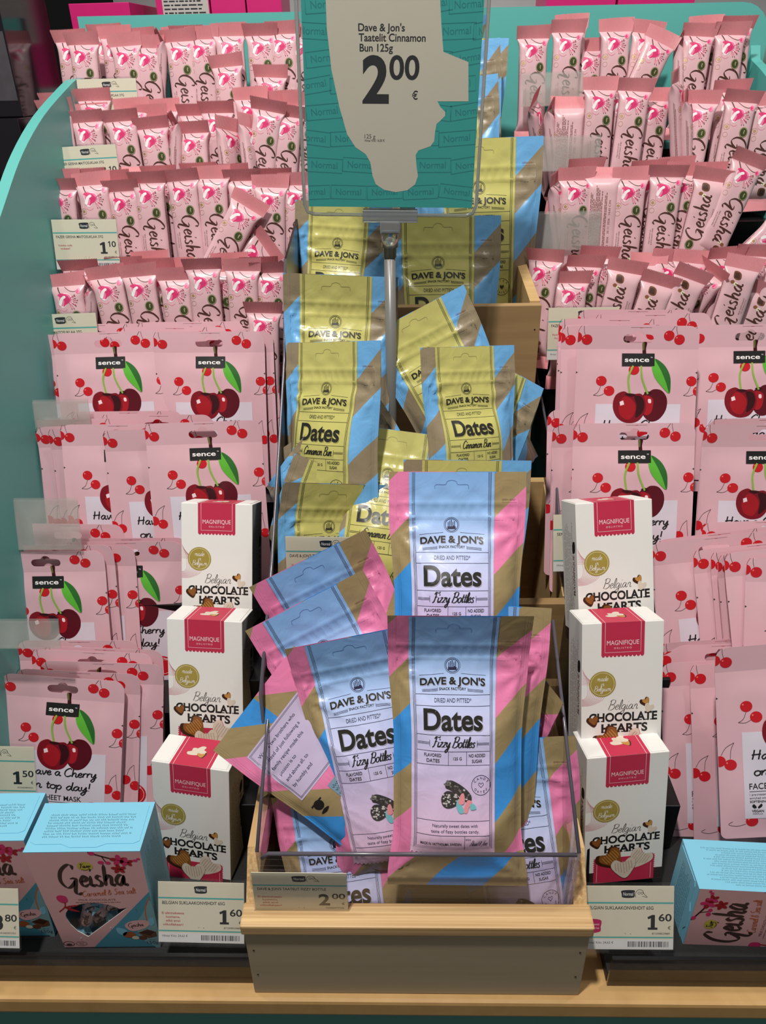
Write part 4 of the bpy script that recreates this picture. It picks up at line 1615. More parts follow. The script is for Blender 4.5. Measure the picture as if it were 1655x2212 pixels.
def gift_front_art():
    a = Art()
    P = gift_pt

    def S(pts):
        return [P(*p) for p in pts]
    a.poly(S([(1, .40), (1, 1), (.31, 1.0), (.62, .74)]), m_gteal, 1)
    a.blob(S([(1.0, .50), (.90, .62), (.80, .76), (.82, .90), (.92, .98), (1.0, 1.0)]), m_gteal2, 2)
    a.stroke(S([(.99, .46), (.93, .58), (.92, .72)]), .0012, m_orange, 3)
    a.script('Geisha', *P(.52, .335), .0150, m_gbrown, 3, w=.25, lo=.22, pen=60, shear=.12, fit=.062, rot=2, gap=.08)
    a.script('Caramel & Sea salt', *P(.63, .425), .0040, m_orange, 3, w=.18, lo=.5, fit=.050, rot=5)
    a.text('MILK CHOCOLATE', *P(.50, .485), .0026, m_brown2, 3, fit=.034)
    a.micro(P(.29, .50)[0], P(0, .505)[1], P(.80, .5)[0], P(0, .497)[1], 1, m_brown2, 3)
    a.disc(*P(.49, .135), .0072, mat('logo_yellow', '#C9B84E', 0.4), 3, ry=.0062)
    a.script('Fazer', *P(.49, .15), .0028, m_gbrown, 4, w=.32, lo=.5, fit=.010)
    a.stroke(S([(.45, .165), (.49, .172), (.53, .155)]), .0007, m_gbrown, 4)
    # blossom twig
    a.stroke(S([(.55, .0), (.63, .03), (.72, .06), (.80, .08)]), .0016, m_cher4, 3)
    a.stroke(S([(.66, .04), (.68, .09), (.70, .11)]), .0010, m_cher4, 3)
    for u, v, s, m in ((.80, .08, 1.0, m_mag), (.78, .165, .85, m_cher3), (.86, .10, .8, m_mag)):
        x, y = P(u, v)
        for k in range(5):
            g = 72 * k + 20
            a.disc(x + .0042 * s * math.cos(R(g)), y + .0036 * s * math.sin(R(g)), .0042 * s, m if k % 2 else m_cher3, 4 + k % 2, ry=.0025 * s, rot=g, n=10)
    for u, v, r in ((.64, .10, .0030), (.70, .105, .0026), (.94, .085, .0022), (.97, .07, .0018), (.58, .012, .003)):
        a.disc(*P(u, v), r, m_mag, 4, ry=r * .8, n=10)
    a.blob(S([(.13, .44), (.17, .425), (.22, .44), (.22, .49), (.17, .505), (.13, .48)]), m_mag, 4)
    a.stroke(S([(.19, .50), (.17, .55), (.10, .60)]), .0013, m_cher3, 4)
    a.blob(S([(.17, .555), (.22, .535), (.31, .53), (.25, .55)]), m_cher3, 4)
    a.blob(S([(.17, .555), (.22, .56), (.30, .60), (.22, .59)]), m_cher3, 4)
    # printed sweet, nuts and chocolate
    a.blob(S([(.60, .78), (.66, .79), (.70, .82), (.66, .87), (.60, .84)]), m_gblue, 5)
    a.blob(S([(.93, .70), (.985, .67), (.985, .74), (.94, .76)]), m_gblue, 5)
    a.blob(S([(.69, .76), (.76, .71), (.90, .70), (.94, .74), (.88, .79), (.75, .82)]), m_gpink, 6)
    a.script('Geisha', *P(.80, .77), .0030, m_gbrown, 7, w=.25, fit=.015, rot=8)
    a.disc(*P(.71, .86), .0062, mat('print_hazelnut', '#A65A2C', .4), 5, ry=.0048)
    a.disc(*P(.765, .895), .0034, m_nutin, 6, ry=.0028)
    a.disc(*P(.84, .895), .0042, m_choc2, 5, ry=.0034)
    a.poly(S([(.80, .84), (.90, .80), (.985, .83), (.985, .88), (.90, .90)]), m_choc2, 5)
    a.poly(S([(.82, .84), (.90, .81), (.97, .83), (.92, .87)]), m_choc, 6)
    a.text('150g', *P(.93, .965), .0042, m_gtxt, 4, fit=.011)
    a.text('NET WT', *P(.93, .925), .0012, m_gtxt, 4)
    a.text('21 PIECES', *P(.60, .985), .0018, m_gteal2, 4)
    a.ring(*P(.19, .955), .0052, .0004, m_brown2, 4, ry=.0032)
    a.ring(*P(.06, .955), .0052, .0007, m_brown2, 4, ry=.0036)
    a.disc(*P(.06, .965), .0028, m_gbrown, 4, ry=.0016)
    a.text('PALM', *P(.19, .952), .0014, m_brown2, 4)
    a.text('FREE', *P(.19, .967), .0014, m_brown2, 4)
    return a


def make_gift_box():
    mb = MB()
    y0, y1 = -GD / 2, GD / 2
    b0, b1, h = GW0 / 2, GW1 / 2, GH
    w = gift_window()
    outl = [(-b0, 0), (b0, 0), (b1, h), (-b1, h)]
    loops = [outl, w]
    T = tessellate_polygon([[Vector((p[0], p[1], 0)) for p in l] for l in loops])
    fp = [p for l in loops for p in l]
    mb.add([(p[0], y0, p[1]) for p in fp], [tuple(t) for t in T], m_gpink)
    mb.add([(p[0], y0 + .0006, p[1]) for p in fp], [tuple(t) for t in T], m_card)
    n = len(w)
    mb.add([(p[0], y0, p[1]) for p in w] + [(p[0], y0 + .0006, p[1]) for p in w], [(i, (i + 1) % n, n + (i + 1) % n, n + i) for i in range(n)], m_card)
    Vb = [(-b0, y0, 0), (b0, y0, 0), (b0, y1, 0), (-b0, y1, 0), (-b1, y0, h), (b1, y0, h), (b1, y1, h), (-b1, y1, h)]
    mb.add(Vb, [(0, 3, 2, 1), (1, 2, 6, 5), (0, 4, 7, 3), (2, 3, 7, 6)], m_gblue)
    fa = gift_front_art().arrays()
    # leave the window free of print
    V, T, L, M, mats = fa
    wrap_art(mb, fa, flat(0, y0, 0, 'XZ'), smooth=False)
    s = Art()
    s.micro(-.021, .012, .019, .132, 17, m_gtxt, 1, seed=31, vertical=True, fill=.55, scribble=True)
    sl = (b1 - b0) / h
    for sg, ax in ((1, 'YZ'), (-1, '-YZ')):
        f0 = flat(0, 0, 0, ax)

        def f(u, v, sg=sg):
            return np.column_stack([sg * (b0 + sl * v), u * sg, v])
        wrap_art(mb, s.arrays(.03), f, smooth=False)
    o = mb.build('gift_box')
    # hinged lid with tuck flap and small print
    lb = MB()
    lb.box(-b1, b1, y0, y1, h, h + .0008, m_gblue)
    lb.prism([(-b1 + .004, y1 - .004), (-b1 + .003, y0 + .010), (-b1 + .008, y0 + .0075), (-.020, y0 + .0075), (-.012, y0 + .004), (.012, y0 + .004), (.020, y0 + .0075), (b1 - .008, y0 + .0075), (b1 - .003, y0 + .010), (b1 - .004, y1 - .004)][::-1], h + .0008, h + .0014, 'Z', m_gblue)
    t = Art()
    t.micro(-.040, -.012, .040, .014, 9, m_gtxt, 1, seed=41, fill=.6, scribble=True)
    wrap_art(lb, t.arrays(), flat(0, 0, h + .0014, 'XY'), smooth=False)
    e = lb.build('lid', o)
    e['label'] = 'sky blue lid with fine print'
    wb = MB()
    q = np.array(w)
    T = tessellate_polygon([[Vector((p[0], p[1], 0)) for p in w]])
    wb.add([(p[0], y0 + .0009, p[1]) for p in w], [tuple(x) for x in T], plastic('window_film', (.97, .97, .97)))
    wb.build('clear_window', o)
    return o


def make_sweet(k=0):
    """Twist-wrapped sweet."""
    mb = MB()
    m1 = mat('sweet_wrap_pink', '#D9B4B8', .3, vary=.05, bump=.4, bscale=150)
    m2 = mat('sweet_wrap_blue', '#86BED2', .28, vary=.05, bump=.4, bscale=150)
    xs = np.concatenate([np.linspace(-.022, -.0135, 6), np.linspace(-.012, .012, 12), np.linspace(.0135, .022, 6)])
    seg = 18
    V, ms = [], []
    for x in xs:
        ax = abs(x)
        r = .0068 * min(1, (0.0145 - ax) / .004) ** .5 if ax < .0135 else .0016 + (ax - .0135) * .75
        fl = 0.0 if ax < .0135 else .35
        for q in range(seg):
            g = 2 * math.pi * q / seg
            rr = r * (1 + fl * math.cos(g * 6 + k))
            V.append((x, rr * math.cos(g) * 1.15, rr * math.sin(g)))
    Fs, mm = [], []
    for i in range(len(xs) - 1):
        for q in range(seg):
            Fs.append((i * seg + q, i * seg + (q + 1) % seg, (i + 1) * seg + (q + 1) % seg, (i + 1) * seg + q))
            mm.append(m2 if abs(xs[i] + xs[i + 1]) / 2 > .0115 else m1)
    mb.add(V, Fs, mm, True)
    a = Art()
    a.script('Geisha', 0, -.0018, .0034, m_gbrown, 1, w=.26, fit=.019)

    def f(u, v):
        r = .0070
        return np.column_stack([u, -r * 1.15 * np.cos(v / r), r * np.sin(v / r)])
    wrap_art(mb, a.arrays(.003), f)
    return mb.build('wrapped_sweet')


# ------------------------------------------------------------------ price tags
TW, TH = 0.085, 0.062
m_paper = mat('price_paper', '#E9E2C6', 0.6, vary=0.02)
m_papw = ink('#EDEBE6', .6)
m_teal = ink('#5CB8B0')
m_tag = ink('#26262B')
m_tred = ink('#C23A50')
m_tmag = ink('#C2105A')
m_sleeve = plastic('clear_sleeve', (.96, .96, .97), rough=.06)
m_hazy = plastic('milky_sleeve', (.94, .93, .92), rough=.1, haze=.12)


def tag_art(name, price, cents, slogan, code, kilo, badge=False, doodle=True):
    a = Art(clip=(-TW * 500 + .3, TW * 500 - .3, -TH * 1000 + .3, -.3))
    h = -TH * 1000
    a.blob([(-6, -4.4), (5, -4.0), (5.6, -6.5), (5, -11), (-5, -11.2), (-6.2, -8)], m_tag, 1)
    a.text('Normal', -.2, -9.3, 3.3, m_papw, 2, bold=.01, fit=9.2)
    if doodle:
        a.stroke([(7, -11), (6.5, -7), (9, -3.8), (13, -4.2), (14.5, -7.5), (17.5, -10.8), (13, -9.8)], .4, m_tag, 1)
        a.ring(9.8, -6.8, 1.1, .35, m_tag, 1, n=12)
        a.ring(12.6, -6.8, 1.1, .35, m_tag, 1, n=12)
    a.rect(-42.5, -17.2, 42.5, -15.6, m_teal, 1)
    a.text(name, -38.5, -22.8, 3.2, m_tag, 1, align='L', bold=.010, fit=min(62, len(name) * 2.45))
    if price == '1':
        a.poly([(18.5, -42.5), (27.5, -42.5), (27.5, -40.3), (25, -40.3), (25, -28), (22.3, -28), (18.0, -30.2), (18.8, -32.3), (21.2, -31.2), (21.2, -40.3), (18.5, -40.3)], m_tag, 1)
    else:
        a.text(price, 26.5, -42.5, 14.5, m_tag, 1, align='R', bold=.03)
    if cents[0] == '1':
        a.poly([(30.6, -34), (32.0, -34), (32.0, -27), (30.8, -27), (28.9, -28.4), (29.3, -29.3), (30.6, -28.5)], m_tag, 1)
        a.text(cents[1], 33.8, -34, 7.0, m_tag, 1, align='L', bold=.015, fit=5.6)
    else:
        a.text(cents, 28.5, -34, 7.0, m_tag, 1, align='L', bold=.015, fit=12)
    a.text('\u20ac', 38.5, -42.2, 3.2, m_tag, 1)
    if badge:
        a.blob([(-41.5, -33.5), (-26, -33), (-25.5, -40), (-27, -45), (-41.5, -45.5)], m_tmag, 1)
        for i, s in enumerate(slogan):
            a.text(s, -33.5, -38.3 - i * 3.6, 1.9, m_papw, 2, fit=13)
    else:
        for i, s in enumerate(slogan):
            a.text(s, -28, -33 - i * 3.9, 2.4, m_tred, 1, bold=.010, fit=min(22, len(s) * 1.55), shear=.05)
    a.text(code, 39, -47.2, 1.8, m_tag, 1, align='R')
    a.text('<      x', 0, -47.2, 1.5, m_tag, 1)
    a.rect(-42.5, -50.8, 42.5, -49.4, m_teal, 1)
    a.rect(-42.5, -62, 42.5, -52, m_papw, 1)
    a.text(kilo, -38.5, -56.3, 2.2, m_tag, 2, align='L')
    r = random.Random(len(name))
    x = 0.0
    while x < 38:
        w = r.choice((.3, .3, .6, .9))
        a.rect(x, -59.5, x + w, -54, m_tag, 2)
        x += w + r.choice((.3, .5, .8))
    A = Art()
    A.merge(a, 0, TH, 0.001)
    return A


def make_tag(art, sleeve=True, w=TW, h=TH):
    """Paper price card in a clear sleeve; local origin bottom centre, face towards -Y."""
    mb = MB()
    mb.box(-w / 2, w / 2, 0, .0005, 0, h, m_paper)
    if art is not None:
        wrap_art(mb, art.arrays(), flat(0, 0, 0, 'XZ'), smooth=False)
    o = mb.build('price_tag')
    sb = MB()
    sb.box(-w / 2 - .001, w / 2 + .001, -.0016, -.0010, -.003, h + .0015, m_sleeve)
    sb.box(-w / 2 - .001, w / 2 + .001, .0012, .0018, -.003, h + .0025, m_sleeve)
    e = sb.build('clear_sleeve', o)
    e['label'] = 'clear plastic sleeve round the card'
    return o
# ------------------------------------------------------------------ the place: floor, back wall, display stand


def at_x(px, py, x):
    d = _F + _R1 * ((px - CX) / F_PX) - _U1 * ((py - CY) / F_PX)
    return CAM + d * ((x - CAM.x) / d.x)


m_turq = mat('stand_turquoise', '#5FB3AC', 0.42, vary=0.03, nscale=8)
m_turq_shade = mat('stand_turquoise_shaded', '#4C8E88', 0.5, vary=0.04, nscale=8)  # darker copy of the stand turquoise, shade under the ledge painted in
m_mdf = wood('mdf_ledge', '#B98F57', '#CFA86C', 'X', 30, 0.6, 1.0, .8)
m_blackp = mat('black_plastic', '#0D0D0F', 0.3, vary=0.1, nscale=80)
m_mat = mat('black_tray_mat', '#101012', 0.55, vary=0.2, nscale=200, bump=.2, bscale=600, bdist=.0005)
m_smoke = plastic('smoky_lip', (.58, .57, .58), rough=.05)
m_pine = wood('pine_board_shaded', '#94754B', '#AE8E62', 'X', 4, 0.6, 22, .55)  # darker than the inside boards: shade on the fronts put into the colour
m_pine_in = wood('pine_board_inside', '#B8945F', '#CFAE7A', 'X', 5, 0.6, 16, .7)
m_grey_pine = wood('pine_front_shaded', '#A4957A', '#B3A488', 'X', 4, 0.6, 14, .8)  # pine greyed in its colour for the shade on the crate front
m_ply = wood('plywood_edge', '#A9814E', '#E2C08C', 'X', 3, 0.55, 110, .5)
m_plyside = wood('plywood_edge_side', '#A9814E', '#E2C08C', 'Y', 3, 0.55, 110, .5)
m_acry = plastic('clear_acrylic', (.93, .92, .94), rough=.03)
m_acry_edge = mat('acrylic_edge', '#57525C', 0.2, vary=0.05)
m_floor = mat('shop_floor', '#55524E', 0.5, vary=.1, nscale=3)
m_dkwall = mat('shop_wall_dark', '#2C2B2D', 0.6, vary=.1, nscale=2)

mb = MB()
mb.box(-3, 3, -2.5, 3.2, -0.02, 0, m_floor)
tag(mb.build('floor'), kind='structure')
mb = MB()
mb.box(-3, 3, 3.0, 3.1, 0, 3.2, m_dkwall)
tag(mb.build('wall_back'), kind='structure')

XL, XR, YB = -0.452, 0.520, 1.335
ZT = 1.470
stand = empty('display_stand', (0.03, 0.9, 0))
tag(stand, 'turquoise shop display stand with curved side panels and a light wooden ledge', 'display stand')


def part(mbx, name, label=None, parent=stand):
    o = mbx.build(name)
    o.parent = parent
    o.matrix_parent_inverse = Matrix.Translation(-Vector(parent.location))
    if label:
        o['label'] = label
    return o


# back panel with rounded top right corner
zl, zr = at_y(155, 36, YB).z, at_y(1560, 5, YB).z
r = .045
pts = [(XL - .02, .64), (XR + .022, .64), (XR + .022, zr - r)] + [(XR + .022 - r + r * math.cos(R(a)), zr - r + r * math.sin(R(a))) for a in (15, 30, 45, 60, 75, 90)] + [(XL - .02, zl)]
mb = MB()
mb.prism(pts, YB, YB + .018, 'Y', m_turq)
part(mb, 'back_panel', 'flat turquoise back panel behind the bars')
# side panels: the top edge sweeps down towards the front
for nm, X, pix in (('left', XL, [(165, 172), (148, 188), (95, 250), (50, 330), (15, 425), (-40, 600), (-120, 900)]),
                   ('right', XR, [(1600, 106), (1622, 128), (1655, 165), (1715, 260), (1770, 400), (1840, 620), (1960, 950)])):
    pr = [(q.y, q.z) for q in (at_x(px, py, X) for px, py in pix)]
    pr = [(YB, pr[0][1] + .004)] + [tuple(p) for p in catmull([p for p in pr if p[0] < YB - .004], 4)]
    pr += [(.42, pr[-1][1] - .14), (.42, .655), (YB, .655)]
    mb = MB()
    mb.prism(pr, X, X + (.014 if X > 0 else -.014), 'X', m_turq)
    part(mb, 'side_panel')
mb = MB()
mb.box(-.9, 1.0, .388, .585, .628, .652, m_mdf, bev=.004)
part(mb, 'wooden_ledge', 'raw fibreboard ledge under the trays')
mb = MB()
mb.box(XL - .014, XR + .014, .586, YB, .57, .588, m_blackp)
part(mb, 'base_board')
mb = MB()
mb.box(-.9, 1.0, .400, .418, .05, .628, m_turq_shade)
part(mb, 'front_panel', 'turquoise front below the ledge, shade in its colour')
mb = MB()
for x in (-.85, .95):
    mb.box(x - .04, x + .04, .46, YB - .05, 0, .05, m_blackp)
part(mb, 'plinth')

# ------------------------------------------------------------------ stepped black racks left and right of the crates
ROWY = {'R1': 1.277, 'R2': 1.187, 'R3': 1.098, 'R4': 1.008, 'M1': .950, 'M2': .848, 'M3': .762, 'M4': .655}
XDL, XDR = -.130, .184
steps = [('R1', 1.250, 1.292), ('R2', 1.160, 1.206), ('R3', 1.071, 1.122), ('R4', .982, 1.024), ('M1', .880, .920), ('M2', .777, .834), ('M3', .690, .740), ('M4', .612, .610)]
for side, x0, x1 in (('left', XL + .001, XDL), ('right', XDR, XR - .001)):
    rack = empty('stepped_rack', ((x0 + x1) / 2, .8, .589))
    tag(rack, 'black stepped tray rack holding the %s bars and masks' % side, 'rack')
    yb = YB - .001
    for k, (nm, y, z) in enumerate(steps):
        yf = y - .022
        mb = MB()
        mb.box(x0, x1, yf, yb, z - .004, z, m_blackp)
        zn = steps[k + 1][2] if k + 1 < len(steps) else .590
        mb.box(x0, x1, yf, yf + .003, zn, z - .004, m_blackp)
        part(mb, 'step', None, rack)
        yb = yf + .003
    # divider towards the crates
    xd = x1 if side == 'left' else x0
    pix = [(614, 560), (612, 780), (585, 1215), (560, 1500)] if side == 'left' else [(1128, 560), (1142, 700), (1202, 1020), (1243, 1480)]
    pr = [(q.y, q.z) for q in (at_x(px, py, xd) for px, py in pix)]
    pr = [(YB - .01, pr[0][1] + .08)] + pr + [(.50, .74), (.47, .656), (.59, .656), (.59, .592), (YB - .01, .592)]
    mb = MB()
    mb.prism(pr, xd, xd + (.0025 if side == 'left' else -.0025), 'X', m_blackp)
    part(mb, 'divider', 'glossy black divider beside the crates', rack)
    mb = MB()
    mb.tube([(xd + (.0012 if side == 'left' else -.0012), p[0], p[1]) for p in pr[1:6]], .0016, m_acry_edge, 8)  # added grey tube, paints the light reflected along the divider's edge
    part(mb, 'divider_glint', 'grey strip standing in for the reflection along the divider', rack)

# flat trays at the front with a smoky lip
for side, x0, x1 in (('left', -.60, -.119), ('right', .189, .72)):
    t = empty('front_tray', ((x0 + x1) / 2, .5, .652))
    tag(t, 'low black tray with smoky clear front lip, %s of the wooden crate' % side, 'tray')
    mb = MB()
    mb.box(x0, x1, .409, .575, .653, .667, m_mat)
    part(mb, 'tray_floor', None, t)
    mb = MB()
    mb.box(x0, x1, .4045, .4075, .653, .694, m_smoke)
    part(mb, 'clear_lip', 'smoky see-through front lip', t)
    mb = MB()
    mb.box(x0, x1, .4043, .4077, .694, .6955, m_blackp)
    part(mb, 'lip_edge', 'dark upper edge of the lip', t)

# clear lip in front of the lowest right masks
mb = MB()
lipz = at_y(1500, 1768, .575).z
mb.box(.335, .60, .573, .575, .69, lipz, m_smoke)
mb.box(.335, .60, .5725, .5755, lipz, lipz + .003, m_blackp)
tag(mb.build('clear_divider_strip'), 'clear strip with black upper edge in front of the lowest right masks', 'divider strip')

# ------------------------------------------------------------------ wooden crates up the middle


def crate(name, x0, x1, yf, yb, z0, z1, zb, label, lip=False, front=None):
    c = empty('wooden_crate', ((x0 + x1) / 2, (yf + yb) / 2, z0))
    tag(c, label, 'crate', 'wooden crates up the middle of the stand')
    th = .012
    mb = MB()
    mb.box(x0, x1, yf, yf + th, z0, z1 - .002, front or m_pine, bev=.0008)
    part(mb, 'front_board', None, c)
    if lip:
        mb = MB()
        mb.box(x0 - .002, x1 + .002, yf - .003, yf + .020, z1 - .0025, z1 + .010, m_ply, bev=.002)
        part(mb, 'plywood_rim', 'plywood edge with visible layers', c)
    for x, s in ((x0, 1), (x1, -1)):
        xa, xb = sorted((x, x + s * th))
        mb = MB()
        mb.prism([(yf + th, z0), (yb, z0), (yb, zb), (yf + (.05 if lip else th), z1 + (.045 if lip else 0)), (yf + th, z1 - .001)], xa, xb, 'X', m_plyside if lip else m_pine_in)
        part(mb, 'side_board', None, c)
    mb = MB()
    mb.box(x0 + th, x1 - th, yf + th, yb, z0, z0 + th, m_pine_in)
    part(mb, 'bottom_board', None, c)
    mb = MB()
    mb.box(x0 + th, x1 - th, yb - th, yb, z0 + th, zb, m_pine_in)
    part(mb, 'back_board', None, c)
    mb = MB()
    for zz in (z0 + .03, z1 - .03):
        for x in (x0 + .006, x1 - .006):
            mb.tube([(x, yf - .0004, zz), (x, yf + .002, zz)], .0009, m_blackp, 8)
    part(mb, 'nail', None, c)
    return c


xa, xb = at_y(547, 2100, .396).x, at_y(1255, 2100, .396).x
crate('front', xa - .002, xb + .002, .396, .66, .6525, at_y(900, 2012, .396).z, .80, 'lowest wooden crate with shade-greyed front, filled with pink and blue pouches', True, m_grey_pine)
zc2 = at_y(1160, 1302, .690).z
crate('middle', -.118, .192, .690, .875, .60, zc2, zc2 + .06, 'middle wooden crate, mostly hidden behind the pink and blue pouches')
zc3 = at_y(1000, 658, .885).z
crate('upper', -.118, at_y(1140, 760, .885).x + .012, .885, 1.12, .92, zc3, zc3 + .03, 'upper wooden crate with bare front board beside the yellow pouches')

# clear acrylic bin inside the lowest crate
bin_ = empty('acrylic_bin', (.03, .45, .667))
tag(bin_, 'clear acrylic bin standing in the lowest crate round the pink pouches', 'bin')
ax0, ax1 = xa + .014, xb - .012
yf_ = .418
zlip = at_y(900, 1842, yf_).z
mb = MB()
mb.box(ax0, ax1, yf_ - .003, yf_, .667, zlip, m_acry)
part(mb, 'front_pane', None, bin_)
mb = MB()
mb.tube([(ax0 + .004, yf_ - .0015, zlip - .006), (ax0 + .010, yf_ - .0015, zlip), (ax1 - .002, yf_ - .0015, zlip)], .0018, m_acry_edge, 8)
part(mb, 'pane_edge', 'polished upper edge of the clear front', bin_)
for x in (ax0, ax1):
    mb = MB()
    prf = [(yf_, .667), (.60, .667), (.60, .93), (yf_, zlip)]
    mb.prism(prf, x - .0015, x + .0015, 'X', m_acry)
    mb.tube([(x, yf_, zlip), (x, .60, .93)], .0016, m_acry_edge, 8)
    part(mb, 'side_pane', None, bin_)

# ------------------------------------------------------------------ chocolate bars
BAR = [make_bar(k, fl) for k, fl in enumerate([(16, 5), (26, 20), (7, 12), (34, 26)])]
_bar_used = set()
bars = []


def bar(side, row, px, py, roll=0.0, layer=0, yaw=0.0, lean=11.0, kind='front', k=None):
    """px, py: middle of the upper end; kind front / back / choc (upside down) / left / right (edge towards us)."""
    k = rng.randrange(len(BAR)) if k is None else k
    y = ROWY[row] + layer * .0215
    top = (0, 0, BL)
    rl, yw = roll, yaw
    if kind == 'choc':
        rl = roll + 180
        top = (0, 0, 0)
    elif kind == 'back':
        yw = yaw + 180
        rl = -roll
    elif kind == 'left':
        yw = yaw + 62
    elif kind == 'right':
        yw = yaw - 62
    M = pose(top, at_y(px, py, y), lean if kind != 'back' else -lean, rl, yw)
    if k not in _bar_used:
        _bar_used.add(k)
        o = BAR[k]
        o.matrix_world = M
    else:
        o = dup(BAR[k], M)
    o['category'] = 'chocolate bar'
    o['group'] = 'pink chocolate bars on the %s rack' % side
    bars.append((o, side, row, layer, px, kind, roll))
    return o


def bars_from(side, row, items):
    for it in items:
        px, py = it[0], it[1]
        kw = it[2] if len(it) > 2 else {}
        kw = dict(kw)
        kw.setdefault('yaw', rng.uniform(-7, 7))
        bar(side, row, px, py, **kw)


A_ = dict
bars_from('left', 'R1', [
    (177, 69), (267, 72, A_(roll=-3)), (320, 76, A_(roll=2)), (247, 56, A_(layer=1)), (225, 52, A_(layer=2)), (350, 60, A_(kind='right', layer=.3)),
    (385, 62, A_(roll=-2)), (405, 54, A_(layer=1)), (436, 57), (493, 50), (562, 49), (612, 45), (488, 117, A_(layer=-1.1, roll=-4, lean=14)),
    (586, 140, A_(layer=-1.1, roll=3, lean=14)), (655, 52), (150, 64, A_(layer=1.1)), (300, 60, A_(layer=1.1)), (385, 58, A_(layer=2))])
bars_from('left', 'R2', [
    (118, 213, A_(roll=-2)), (184, 236, A_(roll=-3, lean=12)), (258, 234, A_(roll=-3)), (325, 250, A_(roll=-4, lean=12)), (124, 199, A_(layer=1)),
    (200, 190, A_(layer=1.2)), (250, 192, A_(layer=2)), (193, 224, A_(layer=.9)), (282, 212, A_(layer=1)), (322, 226, A_(layer=.95)),
    (380, 240, A_(layer=.3, kind='right', roll=-6)), (415, 260, A_(roll=-2, lean=14, k=3)), (468, 216, A_(layer=.7)), (488, 254, A_(kind='left', roll=12)),
    (535, 248, A_(kind='left', roll=14)), (540, 188, A_(layer=1)), (583, 212, A_(roll=11)), (606, 196, A_(layer=1.1)), (624, 224, A_(roll=9, layer=.2)),
    (650, 200, A_(layer=.9)), (350, 214, A_(layer=1.6)), (420, 222, A_(layer=1.3))])
bars_from('left', 'R3', [
    (128, 382), (195, 372, A_(roll=-2)), (262, 385, A_(roll=-3)), (135, 365, A_(layer=1)), (190, 362, A_(layer=1.2)), (240, 366, A_(layer=.9)),
    (271, 355, A_(layer=1.6, kind='back')), (318, 367, A_(roll=-1)), (390, 362, A_(roll=-4)), (456, 358), (522, 362, A_(layer=.2)),
    (546, 424, A_(roll=33, layer=-1.1, lean=14)), (584, 377, A_(roll=3)), (590, 360, A_(layer=1)), (592, 520, A_(roll=58, layer=-1.3, lean=10)),
    (345, 356, A_(layer=1.2)), (430, 350, A_(layer=1.2)), (500, 352, A_(layer=1.3)), (640, 372, A_(layer=.3))])
bars_from('left', 'R4', [
    (68, 608, A_(lean=12)), (140, 590, A_(roll=-3, lean=12)), (225, 573, A_(roll=-5)), (195, 590, A_(layer=.35, kind='right')), (75, 580, A_(layer=1)),
    (88, 568, A_(layer=1.6)), (106, 554, A_(layer=2)), (170, 556, A_(layer=1)), (215, 555, A_(layer=1.5)), (296, 569, A_(roll=-4)), (340, 555, A_(layer=1)),
    (322, 542, A_(layer=1.8)), (376, 577, A_(roll=-1)), (436, 553), (378, 557, A_(layer=1.1)), (468, 560, A_(layer=.9)), (522, 557, A_(roll=1)),
    (581, 561, A_(layer=.3)), (570, 648, A_(layer=-1.2, roll=2, lean=16, k=3)), (270, 552, A_(layer=1.3)), (495, 546, A_(layer=1.3)), (560, 550, A_(layer=1.6))])
bars_from('right', 'R1', [
    (1153, 55), (1229, 42, A_(roll=1)), (1236, 31, A_(layer=1)), (1276, 83, A_(layer=.8)), (1332, 40), (1402, 45, A_(roll=8, layer=.3)),
    (1438, 66, A_(roll=24, layer=-.6)), (1470, 70, A_(layer=.5, roll=10, kind='left')), (1514, 50, A_(roll=4)), (1527, 34, A_(layer=1)),
    (1582, 47, A_(roll=2)), (1595, 33, A_(layer=1))])
bars_from('right', 'R2', [
    (1146, 200, A_(roll=-16, kind='left')), (1184, 208, A_(kind='left', layer=.2, yaw=10)), (1232, 206, A_(kind='back')), (1299, 166, A_(roll=2)), (1376, 168, A_(roll=4)),
    (1418, 190, A_(layer=.8, roll=3)), (1458, 150, A_(kind='left', roll=-4)), (1482, 190, A_(kind='left')), (1520, 195, A_(roll=2, yaw=-20)),
    (1582, 171, A_(layer=1)), (1607, 192, A_(roll=5)), (1345, 172, A_(layer=1)), (1660, 200, A_(layer=.4))])
bars_from('right', 'R3', [
    (1195, 370, A_(kind='left', roll=-3)), (1246, 361), (1266, 340, A_(layer=1)), (1306, 357, A_(kind='back')), (1366, 360, A_(roll=1)), (1444, 353, A_(roll=1)),
    (1482, 350, A_(layer=.7, roll=4)), (1402, 344, A_(layer=1)), (1462, 338, A_(layer=1.3)), (1543, 362, A_(kind='choc', roll=8)), (1582, 372, A_(layer=.7, roll=10)),
    (1628, 327, A_(roll=20, layer=.1)), (1700, 480, A_(roll=46, layer=-.6)), (1720, 520, A_(roll=48, layer=-1.2)), (1530, 350, A_(layer=1.2))])
bars_from('right', 'R4', [
    (1183, 535, A_(yaw=-30)), (1236, 583, A_(roll=1, lean=14, layer=-.3)), (1266, 548, A_(layer=.4, roll=4)), (1298, 529, A_(layer=1, roll=4)),
    (1358, 560, A_(kind='choc', roll=10)), (1405, 546, A_(layer=.9, kind='back')), (1432, 588, A_(kind='choc', roll=15, layer=-.3)), (1452, 537, A_(layer=1.2, roll=6)),
    (1497, 540, A_(layer=1.1, roll=8)), (1502, 576, A_(kind='choc', roll=20)), (1556, 570, A_(kind='right', roll=20, layer=.3)), (1613, 553, A_(kind='choc', roll=12)),
    (1570, 530, A_(layer=1.1)), (1632, 525, A_(layer=1.2, roll=4)), (1668, 612, A_(kind='choc', roll=16, layer=.2)), (1212, 572, A_(layer=.6, kind='left')), (1700, 560, A_(kind='choc', roll=14, layer=.6))])

